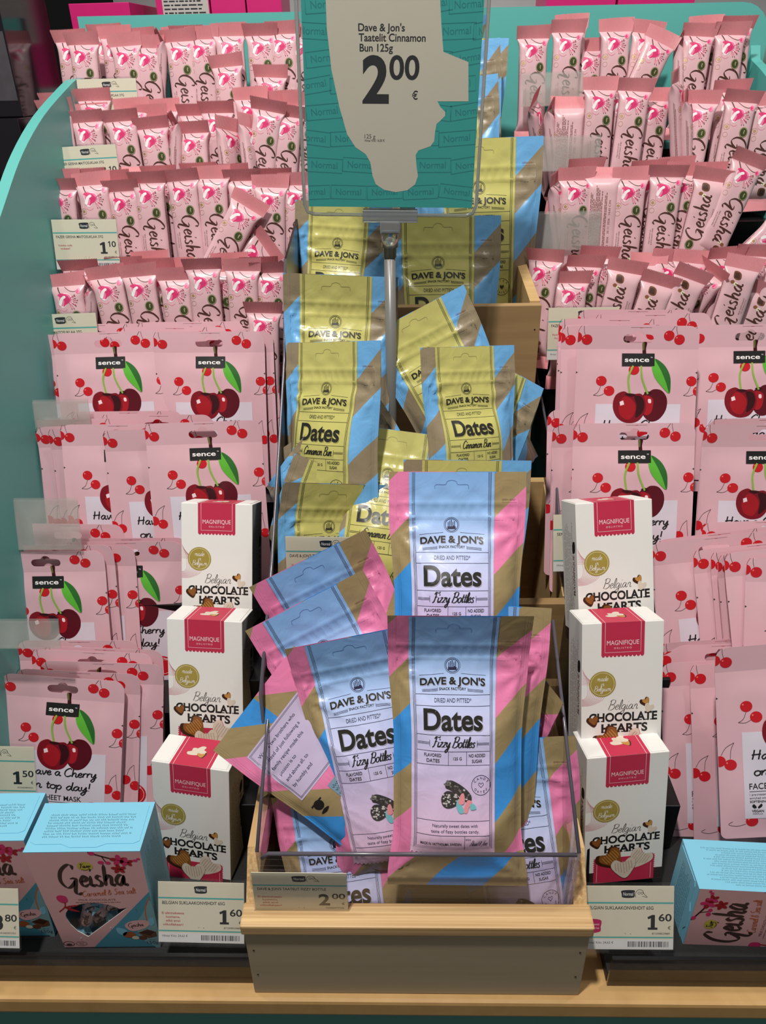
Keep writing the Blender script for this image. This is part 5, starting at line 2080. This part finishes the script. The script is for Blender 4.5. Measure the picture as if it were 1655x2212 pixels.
ORD = ['first', 'second', 'third', 'fourth', 'fifth', 'sixth', 'seventh', 'eighth', 'ninth', 'tenth', 'eleventh', 'twelfth', 'thirteenth', 'fourteenth', 'fifteenth', 'sixteenth', 'seventeenth', 'eighteenth', 'nineteenth', 'twentieth']
ROWN = {'R1': 'top', 'R2': 'second', 'R3': 'third', 'R4': 'fourth'}
LOOK = {'front': 'pink flower-printed chocolate bar', 'back': 'back-turned pink chocolate bar', 'choc': 'upside-down pink chocolate bar', 'left': 'edge-on pink chocolate bar', 'right': 'edge-on pink chocolate bar'}
for side in ('left', 'right'):
    for row in ROWN:
        for cls, test in (('front of', lambda l: -.9 < l < .85), ('behind', lambda l: l >= .85), ('lying before', lambda l: l <= -.9)):
            g = sorted([b for b in bars if b[1] == side and b[2] == row and test(b[3])], key=lambda b: b[4])
            for i, b in enumerate(g):
                lk = LOOK[b[5]]
                if b[5] == 'front' and abs(b[6]) >= 20:
                    lk = 'slanting pink chocolate bar'
                b[0]['label'] = '%s, %s from left, %s the %s row of %s bars' % (lk, ORD[i], cls, ROWN[row], side)

# ------------------------------------------------------------------ cherry face masks
MASK = [make_mask(k) for k in range(5)]
_mask_used = set()
masks = []


def mask(side, row, px, py, y, roll=0.0, yaw=0.0, lean=17.0, k=None):
    k = rng.randrange(len(MASK)) if k is None else k
    M = pose((0, 0, MH), at_y(px, py, y), lean, roll, yaw)
    if k not in _mask_used:
        _mask_used.add(k)
        o = MASK[k]
        o.matrix_world = M
    else:
        o = dup(MASK[k], M)
    o['category'] = 'face mask'
    o['group'] = 'cherry face mask sachets on the %s rack' % side
    masks.append((o, side, row, px, y))


# left: back of each stack first
for it in [('M1', 205, 700, .985), ('M1', 413, 695, .985), ('M1', 375, 706, .975), ('M1', 168, 722, .966), ('M1', 480, 718, .970), ('M1', 472, 717, .961), ('M1', 232, 717, .950, -1.0), ('M1', 451, 716, .951, .5),
           ('M2', 275, 888, .890), ('M2', 340, 895, .882), ('M2', 163, 905, .876, -1), ('M2', 201, 918, .868, -1), ('M2', 230, 922, .861, -1), ('M2', 252, 916, .854), ('M2', 346, 926, .847, -1), ('M2', 437, 911, .838, -1.5),
           ('M3', 145, 1131, .800), ('M3', 282, 1160, .792), ('M3', 270, 1168, .783), ('M3', 165, 1178, .775), ('M3', 120, 1176, .769), ('M3', 97, 1190, .760),
           ('M4', 170, 1381, .700, 1), ('M4', 225, 1398, .692, 2), ('M4', 200, 1406, .685, 3), ('M4', 222, 1428, .676, 3), ('M4', 172, 1447, .667, 4), ('M4', 137, 1462, .656, 5), ('M4', -125, 1470, .660, 2)]:
    row, px, py, y = it[:4]
    mask('left', row, px, py, y, roll=it[4] if len(it) > 4 else rng.uniform(-.8, .8), lean=18 + (row == 'M4') * 4)
for it in [('M1', 1372, 670, .930), ('M1', 1410, 678, .920), ('M1', 1333, 689, .910), ('M1', 1336, 702, .896), ('M1', 1620, 701, .915), ('M1', 1342, 703, .886), ('M1', 1380, 704, .872, .8),
           ('M2', 1312, 884, .850), ('M2', 1362, 905, .842), ('M2', 1655, 903, .845), ('M2', 1322, 916, .828), ('M2', 1371, 914, .815, .3), ('M2', 1649, 916, .822, .5),
           ('M3', 1650, 1124, .760, -2), ('M3', 1547, 1150, .735, -7), ('M3', 1540, 1158, .728, -6), ('M3', 1632, 1174, .722, -6), ('M3', 1672, 1178, .716, -6), ('M3', 1684, 1180, .710, -7), ('M3', 1706, 1180, .700, -6), ('M3', 1757, 1206, .690, 1),
           ('M4', 1560, 1378, .665, -3), ('M4', 1556, 1390, .658, -3), ('M4', 1566, 1424, .640, -3), ('M4', 1632, 1427, .632, -3), ('M4', 1692, 1386, .605, -4)]:
    row, px, py, y = it[:4]
    mask('right', row, px, py, y, roll=it[4] if len(it) > 4 else rng.uniform(-.6, .6), lean=22 if row in ('M1', 'M2') else 26)
MROW = {'M1': 'top', 'M2': 'second', 'M3': 'third', 'M4': 'lowest'}
for side in ('left', 'right'):
    for row in MROW:
        g = sorted([m for m in masks if m[1] == side and m[2] == row], key=lambda m: m[4])
        for i, m in enumerate(g):
            pos = 'foremost' if i == 0 else '%s behind the foremost' % ORD[i - 1]
            m[0]['label'] = 'pink cherry face mask sachet, %s, in %s mask row on the %s' % (pos, MROW[row], side)

# ------------------------------------------------------------------ white chocolate cartons
car0 = make_carton()
cl = {('left', 0): 'topmost', ('left', 1): 'middle', ('left', 2): 'front'}
first = True
for side, j, px, py, wpx, lean, roll, yaw in [
        ('left', 0, 468, 1088, 157, 24, 0.5, -3), ('left', 1, 441, 1340, 167, 20, 0.5, -4), ('left', 2, 410, 1655, 175, 11, 2.5, -7),
        ('right', 0, 1326, 1083, 171, 24, 0, 7), ('right', 1, 1347, 1344, 180, 20, 0, 4), ('right', 2, 1358, 1631, 182, 12, -1.5, 5)]:
    t = CW * F_PX / wpx
    M = pose((0, -CD / 2, CH), at(px, py, t), lean, roll, yaw)
    if first:
        o = car0
        o.matrix_world = M
        first = False
    else:
        o = dup(car0, M)
    o['category'] = 'chocolate carton'
    o['group'] = 'white chocolate cartons'
    o['label'] = 'white chocolate hearts carton, %s of the three %s of the crates' % (('topmost', 'middle', 'lowest')[j], side)

# small black stands under the cartons
for side, xs in (('left', (-.222, -.146)), ('right', (.208, .286))):
    for j, (y0, y1, z1) in enumerate(((.535, .60, .735), (.62, .70, .830))):
        mb = MB()
        mb.box(xs[0], xs[1], y0 + .005, y1, .668, z1, m_blackp, bev=.001)
        tag(mb.build('black_riser'), 'black riser under the %s carton %s of the crates' % (('middle', 'topmost')[j], side), 'riser')

# ------------------------------------------------------------------ gift boxes
gb = make_gift_box()
p = at_z(243, 2046, .668)
Mg = Matrix.Translation((p.x, p.y + GD / 2, .6685)) @ Matrix.Rotation(R(1), 4, 'Z')
gb.matrix_world = Mg
gb['category'] = 'gift box'
gb['group'] = 'pink and blue chocolate gift boxes'
gb['label'] = 'upright pink gift box with sky blue lid and window, beside the left price card'
g2 = dup(gb, Mg @ Matrix.Translation((-GW1 - .004, .012, 0)))
g2['category'] = 'gift box'
g2['group'] = 'pink and blue chocolate gift boxes'
g2['label'] = 'pink gift box with sky blue lid, cut by the left edge of the photo'
pr = at_y(1513, 1920, .436)
g3M = pose((GW1 / 2, -GD / 2, GH), pr, 0, -90, -1.5)
g3 = dup(gb, g3M)
g3['category'] = 'gift box'
g3['group'] = 'pink and blue chocolate gift boxes'
g3['label'] = 'gift box lying on its side with sideways lettering, in the right tray'
sw0 = make_sweet()
sw_spots = [(.012, .055, 0, 12), (-.010, .048, 0, -50), (-.020, .036, 0, 70), (.004, .044, .006, 14), (-.008, .029, .006, 30)]
n = 0
for bx, nm in ((Mg, 'beside the left price card'), (g2.matrix_world, 'at the left photo edge')):
    for j, (x, z, dy, a) in enumerate(sw_spots[:5 if n == 0 else 2]):
        M = bx @ Matrix.Translation((x, -GD / 2 + .0115 + dy, z)) @ Matrix.Rotation(R(-a), 4, 'Y')
        if n == 0:
            o = sw0
            o.matrix_world = M
        else:
            o = dup(sw0, M)
        n += 1
        o['category'] = 'sweet'
        o['group'] = 'wrapped sweets inside the gift boxes'
        o['label'] = 'twist-wrapped sweet inside window of gift box %s, %s' % (nm, ('upper right', 'upper left', 'lower left', 'central', 'lowest')[j])

# ------------------------------------------------------------------ date pouches
SCL = .94
pouches = []


def pouch(kind, px, py, t, lean=20, roll=0, yaw=0, label='', seed=None, back=False, scl=None, **kw):
    seed = len(pouches) + 1 if seed is None else seed
    o = make_pouch(kind, seed, **kw)
    yw, rl, ln = yaw, roll, lean
    if back:
        yw, rl, ln = yaw + 180, -roll, -lean
    o.matrix_world = pose((0, 0, DH), at(px, py, t), ln, rl, yw, scl or SCL)
    o['category'] = 'snack pouch'
    o['group'] = 'pink and blue pouches in the lowest crate' if kind == 'blue' else 'yellow and blue pouches in the upper crates'
    o['label'] = label
    pouches.append(o)
    return o


Yl = 'yellow and blue date pouch '
pouch('yellow', 962, 22, 1.10, 12, 14, 0, Yl + 'peeking out rearmost, behind the top right of the price sign', fill=.014, flop=.5, curl=.006)
pouch('yellow', 1003, 82, 1.06, 12, 2, 0, Yl + 'second from back, right of the price sign', fill=.016, curl=.004)
pouch('yellow', 980, 95, 1.025, 12, -5, 0, Yl + 'third from back, right of the price sign', fill=.016, curl=.005)
pouch('yellow', 972, 172, .985, 12, -5, 0, Yl + 'half hidden by the price sign, above the large dark one', fill=.018, curl=.004)
pouch('yellow', 772, 235, .97, 12, 2, 0, Yl + 'peeking out at the left edge of the price sign', fill=.016)
pouch('yellow', 1046, 298, .945, 10, -1, 0, Yl + 'tall shaded one right of and behind the price sign', fill=.02, scl=1.12)
pouch('yellow', 742, 438, .945, 10, 3, -8, Yl + 'below the lower left corner of the price sign', fill=.022, dent=.004)
pouch('yellow', 957, 466, .905, 20, 1, 3, Yl + 'below the sign, right of the clear pole', fill=.02, scl=1.06, fold=.13)
pouch('yellow', 738, 596, .815, 18, 3, 0, Yl + 'wide one left of the pole, below the clear card holder', fill=.022, flop=.25)
pouch('yellow', 893, 672, .825, 18, -24, 8, Yl + 'slanting right of the pole against the bare board', fill=.02, fold=.06)
pouch('yellow', 716, 738, .785, 18, -9, -30, Yl + 'upright on the left, in front of the wide one', fill=.022, twist=-.15)
pouch('yellow', 1012, 748, .775, 20, 7, 26, Yl + 'bent one standing in front of the bare wooden board', fill=.022, dent=.006, scl=.83)
pouch('yellow', 702, 906, .82, 20, -33, 0, Yl + 'slanting with its striped edge right of the upright left one', fill=.018)
pouch('yellow', 862, 930, .80, 35, 8, 0, Yl + 'lying low between pole and the bent one', fill=.018, fold=.12)
pouch('yellow', 1096, 795, .84, 14, 4, -58, Yl + 'squeezed against the right black divider', fill=.016)
pouch('yellow', 756, 1000, .805, 18, 40, 0, Yl + 'tipped over at the left black divider', fill=.014, fold=.19, scl=.84)
pouch('yellow', 746, 1022, .792, 18, 22, 0, Yl + 'tilted just behind the lowest yellow one', fill=.016, fold=.17, scl=.86)
pouch('yellow', 728, 1042, .775, 14, 14, 26, Yl + 'lowest and foremost one above the hidden price card', fill=.02, flop=.2, fold=.14, scl=.9)
pouch('yellow', 1010, 994, .735, 16, 1, 0, Yl + 'only its top showing behind the highest pink pouch', fill=.018, fold=.12)
Pl = 'pink, blue and kraft date pouch '
pouch('blue', 988, 1019, .688, 28, .5, 0, Pl + 'standing highest of its kind in the middle', fill=.022, flop=.1)
pouch('blue', 668, 1204, .735, 30, -26, 0, Pl + 'slanting at upper left with open slot', fill=.018, flop=.4, fold=.05)
pouch('blue', 660, 1294, .718, 30, -27, 0, Pl + 'slanting at left, second of the two', fill=.02, flop=.3, fold=.05)
pouch('blue', 1042, 1306, .684, 22, 1, -4, Pl + 'directly behind the foremost one, only the upper edge showing', fill=.016)
pouch('blue', 790, 1385, .752, 22, 8, 0, Pl + 'behind the left tilted one, only its left edge showing', fill=.018, fold=.03)
pouch('blue', 762, 1366, .698, 26, -11, 0, Pl + 'tilted left of the foremost one with half-covered lettering', fill=.022, fold=.03, flop=.4)
pouch('blue', 1140, 1422, .735, 14, 4, -66, Pl + 'turned edge-on at the right side of the bin', fill=.016, fold=.03)
pouch('blue', 1094, 1600, .705, 22, -8, 0, Pl + 'right of and behind the foremost one inside the bin', fill=.022, curl=.01, fold=.10)
pouch('blue', 548, 1508, .708, 30, -52, 0, Pl + 'turned backwards with printed story, left edge of the pile', back=True, fill=.014, fold=.075, fsign=-1.0)
pouch('blue', 722, 1716, .712, 22, -8, 0, Pl + 'low one at front left behind the price card', fill=.02, curl=-.01, fold=.12)
pouch('blue', 990, 1318, .668, 27, .5, 0, Pl + 'foremost and fully visible in the middle', fill=.02, flop=.55, bend=-.006)

# ------------------------------------------------------------------ price cards
SL1 = ['Ei alennuksessa', 'huomenna,', 'eik\u00e4 ensi', 'viikollakaan!']
SL2 = ['Voinko tulla', 'mukaasi!']
a_bel = tag_art('BELGIAN SUKLAAKONVEHDIT 65G', '1', '60', SL1, '8710998539889', 'Hinta/ Kilo: 24,62 \u20ac', doodle=False)
a_bel2 = tag_art('BELGIAN SUKLAAKONVEHDIT 65G', '1', '60', ['Pieni prantti', 'a kukaan ei lue'], '8710998539889', 'Hinta/ Kilo: 24,62 \u20ac', badge=True)
a_fiz = tag_art("DAVE & JON'S TAATELIT FIZZY BOTTLE", '2', '00', SL1, '7350054797436', 'Hinta/ Kilo: 16,00 \u20ac')
a_cin = tag_art("DAVE & JON'S TAATELIT CINNAMON", '2', '00', SL2, '7350054797430', 'Hinta/ Kilo: 16,00 \u20ac')
a_bar = tag_art('FAZER GEISHA MAITOSUKLAA 37G', '1', '10', SL2, '6411401000121', 'Hinta/ Kilo: 29,73 \u20ac')
a_msk = tag_art('SENCE SHEET MASK', '1', '50', ['P', 'AUT', 'PO'], '8720964893532', 'Hinta/ kpl: 1,50 \u20ac')
a_box = tag_art('GEISHA RASIA', '3', '80', SL2, '6416453072763', 'Hinta/ Kilo: 25,33 \u20ac')


def price(art, px, py, wpx, y, lean, roll, label):
    """Card whose top middle is seen at a pixel, standing at depth y, wpx wide in the photo."""
    o = make_tag(art)
    q = at_y(px, py, y)
    t = (q - CAM).dot(_F)
    o.matrix_world = pose((0, 0, TH), q, lean, roll, 0, wpx * t / F_PX / TW)
    o['category'] = 'price tag'
    o['group'] = 'price cards in clear sleeves'
    o['label'] = label
    return o


price(a_bel, 434, 1906, 187, .440, 26, 1.0, 'cream price card reading 1,60 in front of the left cartons')
price(a_bel2, 1358, 1914, 196, .440, 26, 0, 'cream price card reading 1,60 with magenta badge in front of the right cartons')
price(a_fiz, 645, 1886, 207, .4115, 3, .5, 'cream price card reading 2,00 on the acrylic bin front')
price(a_box, -52, 1918, 184, .425, 26, 1.0, 'cream price card ending in 80 at the left photo edge')
price(a_msk, -12, 1612, 172, .560, 22, 1.2, 'cream price card reading 1,50 before the lowest left masks')
price(a_cin, 704, 1160, 176, .628, 12, 1.0, 'cream price card half covered by the slanting pink pouches')
price(a_bar, 180, 474, 141, 1.040, 13, .5, 'cream price card reading 1,10 in the third left bar row')
price(a_bar, 182, 315, 136, 1.130, 13, -2, 'cream price card before the second left bar row')
price(a_bar, 229, 170, 129, 1.222, 13, 0, 'cream price card before the top left bar row, upper edge showing')
price(a_bar, 129, 678, 156, .984, 15, -1, 'cream price card between the lowest left bars and the masks')
price(a_bar, 1262, 664, 152, .950, 15, 0, 'cream price card between the lowest right bars and the masks')
price(a_msk, 1282, 1110, 172, .730, 22, -1, 'cream price card peeking out left of the topmost right carton')


def holder(px, py, wpx, hpx, lean, roll, label, mm=TW):
    """Empty clear card holder: two thin sheets joined along the bottom."""
    t = mm * F_PX / wpx
    h = hpx * t / F_PX
    mb = MB()
    mb.box(-mm / 2, mm / 2, 0, .0006, -h, 0, m_hazy)
    mb.box(-mm / 2, mm / 2, .0016, .0022, -h, .002, m_hazy)
    mb.box(-mm / 2, mm / 2, 0, .0022, -h - .001, -h, m_hazy)
    o = mb.build('card_holder')
    o.matrix_world = pose((0, 0, 0), at(px, py, t), lean, roll, 0)
    tag(o, label, 'card holder', 'empty clear card holders')


holder(1195, 158, 132, 62, 10, -1, 'empty clear card holder before the top right bar row')
holder(1231, 296, 136, 66, 10, 0, 'empty clear card holder before the second right bar row')
holder(1229, 459, 140, 76, 12, 0, 'empty clear card holder before the third right bar row')
holder(714, 547, 130, 62, 14, 0, 'empty clear card holder above the wide yellow pouch')
holder(115, 867, 150, 62, 14, -1, 'empty clear card holder before the top left masks')
holder(105, 905, 145, 66, 16, -1, 'empty clear card holder over the second left mask stack')
holder(88, 1080, 158, 110, 18, 0, 'empty clear card holder above the third left mask row')
holder(40, 1342, 172, 60, 20, 0, 'empty clear card holder before the third left mask row')

# ------------------------------------------------------------------ price sign on its pole
SW, SHH = .190, .270
m_beige = mat('poster_beige', '#DCD2BF', 0.6, vary=.02, bump=.1, bscale=900, bdist=.0003)
m_pteal = mat('poster_teal', '#35ADA6', 0.5, vary=.02)
m_pteal2 = ink('#228A8E', .5)
m_frame = plastic('sign_acrylic', (.97, .98, .98), rough=.03)
m_clear = mat('clear_fitting', '#C9CDCF', 0.12, vary=.02)
m_clear.node_tree.nodes['Principled BSDF'].inputs['Transmission Weight'].default_value = .75
m_pole = mat('pole_grey', '#8C8B86', 0.3, vary=.03)
m_pole.node_tree.nodes['Principled BSDF'].inputs['Transmission Weight'].default_value = .35
sg = empty('price_sign', tuple(at(843, 466, .768)))
tag(sg, 'large turquoise price sign with beige head silhouette reading 2,00 on clear pole', 'sign')
tS = .768
m2 = lambda px: px * tS / F_PX
# local frame: origin at the bottom middle of the sheet, mm -> m; the photo's bottom edge is at y=462 px
MS = Matrix.Rotation(R(1.4), 4, 'Y')


def spart(mbx, name, label=None):
    o = mbx.build(name, sg)
    o.matrix_parent_inverse = Matrix.Identity(4)
    o.matrix_local = MS
    if label:
        o['label'] = label
    return o


W2 = m2(350) / 2
HS = m2(760)  # unseen upper part lengthened so the sign's shadow reaches the pouches behind
mb = MB()
mb.box(-W2, W2, 0, .0006, .008, HS, m_pteal)
a = Art(clip=(-W2, W2, .008, HS))
_so = at(843, 466, .768)


def PX(px, py):
    q = at_y(px, py, _so.y)
    v = MS.inverted() @ Vector((q.x - _so.x, 0, q.z - _so.z))
    return v.x, v.z


rr = random.Random(3)
k2 = 0
for j in range(13):
    for i in range(-3, 4):
        x, y = PX(843 + i * 78 + (j % 2) * 26 - 12, 415 - j * 58)
        w, h, ro = .0175, .0062, rr.uniform(-6, 9)
        if abs(x) > W2 + .01:
            continue
        b = Art()
        b.stroke([(-w, -h), (w * .98, -h * 1.05), (w, h * .95), (-w * .97, h), (-w, -h)], .0007, m_pteal2, 1, smooth=False)
        b.text('Normal', 0, -.0026, .0060, m_pteal2, 1, fit=.025, bold=.0)
        a.merge(b, x, y, 1.0, ro)
head = [(735, -82), (712, -60), (703, -20), (706, 60), (716, 150), (733, 230), (750, 290), (768, 318), (790, 333), (800, 350), (805, 380), (812, 398), (830, 410), (855, 415), (880, 411), (897, 398), (903, 380), (900, 360), (898, 335), (904, 325), (930, 316), (938, 305), (940, 285), (943, 268), (950, 262), (962, 250), (962, 242), (952, 232), (945, 219), (1012, 219), (1012, 134), (958, 112), (954, 60), (950, -20), (930, -70), (880, -105), (830, -112), (780, -104)]
a.poly([PX(*p) for p in head], m_beige, 2)


def sign_text(s, x0, x1, yb, yt, bold):
    """Lettering filling a box of the poster given by its corners."""
    (ax, az), (bx, bz) = PX(x0, yb), PX(x1, yt)
    a.text(s, ax, az, bz - az, m_tag, 3, align='L', bold=bold, fit=bx - ax)


sign_text("Dave & Jon's", 774, 875, 67, 51, .02)
sign_text('Taatelit Cinnamon', 775, 920, 89, 73, .02)
sign_text('Bun 125g', 777, 849, 111, 95, .02)
sign_text('2', 783, 841, 220, 122, .03)
sign_text('00', 841, 907, 171, 120, .02)
sign_text('\u20ac', 890, 903, 215, 197, .02)
sign_text('125 g', 788, 811, 299, 290, .0)
sign_text('Hinta/ Kilo: 16,00 \u20ac', 788, 831, 306, 301, .01)
wrap_art(mb, a.arrays(), flat(0, 0, 0, 'XZ'), smooth=False)
spart(mb, 'poster', 'turquoise poster with beige head silhouette and black price')
mb = MB()
Wf = W2 + .005
o2 = rounded(2 * Wf, HS + .004, .010)
mb.prism(o2, -.0040, -.0028, 'Y', m_frame)
mb.prism(o2, .0016, .0030, 'Y', m_frame)
spart(mb, 'acrylic_holder', 'clear acrylic sheets round the poster')
mb = MB()
edge = [(-Wf + .0008, HS), (-Wf + .0008, .010), (-Wf + .004, .003), (-Wf + .011, .0008), (Wf - .011, .0008), (Wf - .004, .003), (Wf - .0008, .010), (Wf - .0008, HS)]
mb.tube([(p[0], -.0006, p[1]) for p in edge], .0017, m_clear, 8)
spart(mb, 'holder_rim', 'rounded clear rim')
mb = MB()
cw = m2(118) / 2
mb.box(-cw, cw, -.0075, -.0045, -.004, .006, m_clear, bev=.0008)
mb.box(-cw, cw, .0035, .0060, -.004, .006, m_clear, bev=.0008)
mb.box(-cw, cw, -.0075, .0060, -.0055, -.003, m_clear, bev=.0008)
mb.box(-.010, .010, -.010, .008, -.016, -.004, m_clear, bev=.0015)
spart(mb, 'grip_clip', 'clear clip under the sign')
mb = MB()
mb.tube([(0, 0, -.014), (0, 0, -.030), (0, 0, -.0301), (0, 0, -.040)], [.0085, .0085, .0068, .0068], m_clear, 20)
spart(mb, 'pole_socket', 'clear socket')
mb = MB()
mb.tube([(0, 0, -.036), (0.004, -.020, -.20), (0.008, -.038, -.42)], .0058, m_pole, 16)
spart(mb, 'pole', 'grey translucent pole')

# ------------------------------------------------------------------ things beyond the stand
m_mag_box = mat('magenta_card', '#C81F6E', .4, vary=.06, nscale=20)
m_blkgl = mat('glossy_black_box', '#17141A', .12, vary=.1, nscale=20)
m_yel = ink('#E8C63A')
m_shelfw = mat('shelf_white', '#B9BBBB', .5, vary=.04)
m_greycard = mat('grey_card', '#B8B3AE', .5, vary=.05)
mb = MB()
mb.box(-.60, 1.3, 1.50, 1.95, 1.36, 1.38, m_shelfw)
mb.box(-.60, 1.3, 1.93, 1.95, .0, 2.0, m_shelfw)
tag(mb.build('shop_shelf'), 'pale shop shelf beyond the display stand, behind its back panel', 'shelf')


def carton_box(name, px0, px1, py_top, py_bot, y, d, m, label, extra=None, rot=0):
    a0, a1 = at_y(px0, py_bot, y), at_y(px1, py_bot, y)
    z1 = at_y(px0, py_top, y).z
    w, h = a1.x - a0.x, z1 - 1.3805
    mb = MB()
    mb.box(0, w, 0, d, 0, h, m, bev=.001)
    if extra is not None:
        wrap_art(mb, extra(w, h).arrays(), flat(0, 0, 0, 'XZ'), smooth=False)
    o = mb.build(name)
    o.matrix_world = Matrix.Translation((a0.x, y, 1.3805)) @ Matrix.Rotation(R(rot), 4, 'Z')
    tag(o, label, 'box', 'cartons on the shelf behind')
    return o


def mag_print(w, h):
    a = Art(clip=(0.001, w - .001, 0, h))
    zb = lambda py: h * .4
    a.rect(w * .12, h * .30, w * .98, h * .98, m_greycard, 1)
    a.micro(w * .15, h * .32, w * .96, h * .96, 26, m_tag, 2, seed=7, fill=.4)
    return a


def mag_print2(w, h):
    a = Art(clip=(0.001, w - .001, 0, h))
    a.text('FRESH', w * .28, h * .78, h * .10, m_mag2, 1)
    a.text('CASE', w * .28, h * .62, h * .10, m_mag2, 1)
    a.disc(w * .75, h * .68, h * .11, m_yel, 1)
    a.text('VEGAN', w * .75, h * .66, h * .035, m_mag, 2)
    return a


carton_box('shelf_carton', 340, 455, -160, 34, 1.56, .12, m_mag_box, 'magenta carton with grey text panel on the shelf behind, left of the price sign', mag_print)
carton_box('shelf_carton', 458, 532, -160, 34, 1.56, .12, m_mag_box, 'magenta carton with yellow dot, second behind the left bars', mag_print2)
carton_box('shelf_carton', 535, 610, -160, 34, 1.56, .12, m_mag_box, 'magenta carton with yellow dot, nearest the price sign', mag_print2)
carton_box('shelf_carton', 152, 285, 8, 34, 1.53, .14, m_mag_box, 'low magenta carton lying at left end of the shelf behind', None, -4)
carton_box('shelf_carton', 1180, 1330, -140, 10, 1.56, .12, m_mag_box, 'magenta carton behind the right end of the back panel', mag_print2)
carton_box('shelf_carton', 1335, 1500, -140, 10, 1.56, .12, m_mag_box, 'magenta carton behind the right bars, farther right', mag_print2)
# neighbouring shelf on the left with tall glossy black cartons
mb = MB()
mb.box(-1.6, XL - .016, 1.12, 1.9, 1.155, 1.175, m_blackp)
mb.box(-1.6, XL - .016, 1.12, 1.9, 0, 1.155, m_dkwall)
tag(mb.build('neighbouring_shelf'), 'dark shelf unit left of the display stand', 'shelf')
kk = 0
for lev, (z0, h) in enumerate(((1.1755, .175), (1.351, .20))):
    for i in range(4):
        x1 = at_y(152 - 40 * i if lev else 150 - 44 * i, 200, 1.20).x - .02 * 0
        mb = MB()
        mb.box(-.046, 0, 0, .16, 0, h, m_blkgl, bev=.0012)
        mb.box(-.044, -.002, -.0004, 0, h * .1, h * .5, mat('black_box_grey_print', '#4A474C', .2, vary=.3, nscale=60))
        o = mb.build('glossy_carton')
        o.matrix_world = Matrix.Translation((-.515 - i * .050, 1.155 - i * .02 + lev * .02, z0))
        tag(o, 'glossy black carton, %s from the stand in the %s layer on the dark left shelf' % (ORD[i], ('lower', 'upper')[lev]), 'box', 'glossy black cartons on the dark shelf')
# jar lids on the far right
for i, (px, py) in enumerate(((1645, 75), (1668, 75))):
    q = at_y(px, py, 1.62)
    mb = MB()
    mb.tube([(0, 0, -.055), (0, 0, .0)], .030, mat('jar_green', '#6E8C80', .3), 20)
    mb.tube([(0, 0, .0), (0, 0, .018)], .031, mat('jar_lid_blue', '#3E8FB0', .35), 20)
    o = mb.build('blue_lidded_jar')
    o.location = q
    tag(o, 'blue-lidded jar beyond the right top corner of the stand, %s' % ('nearer the corner', 'farther right')[i], 'jar')
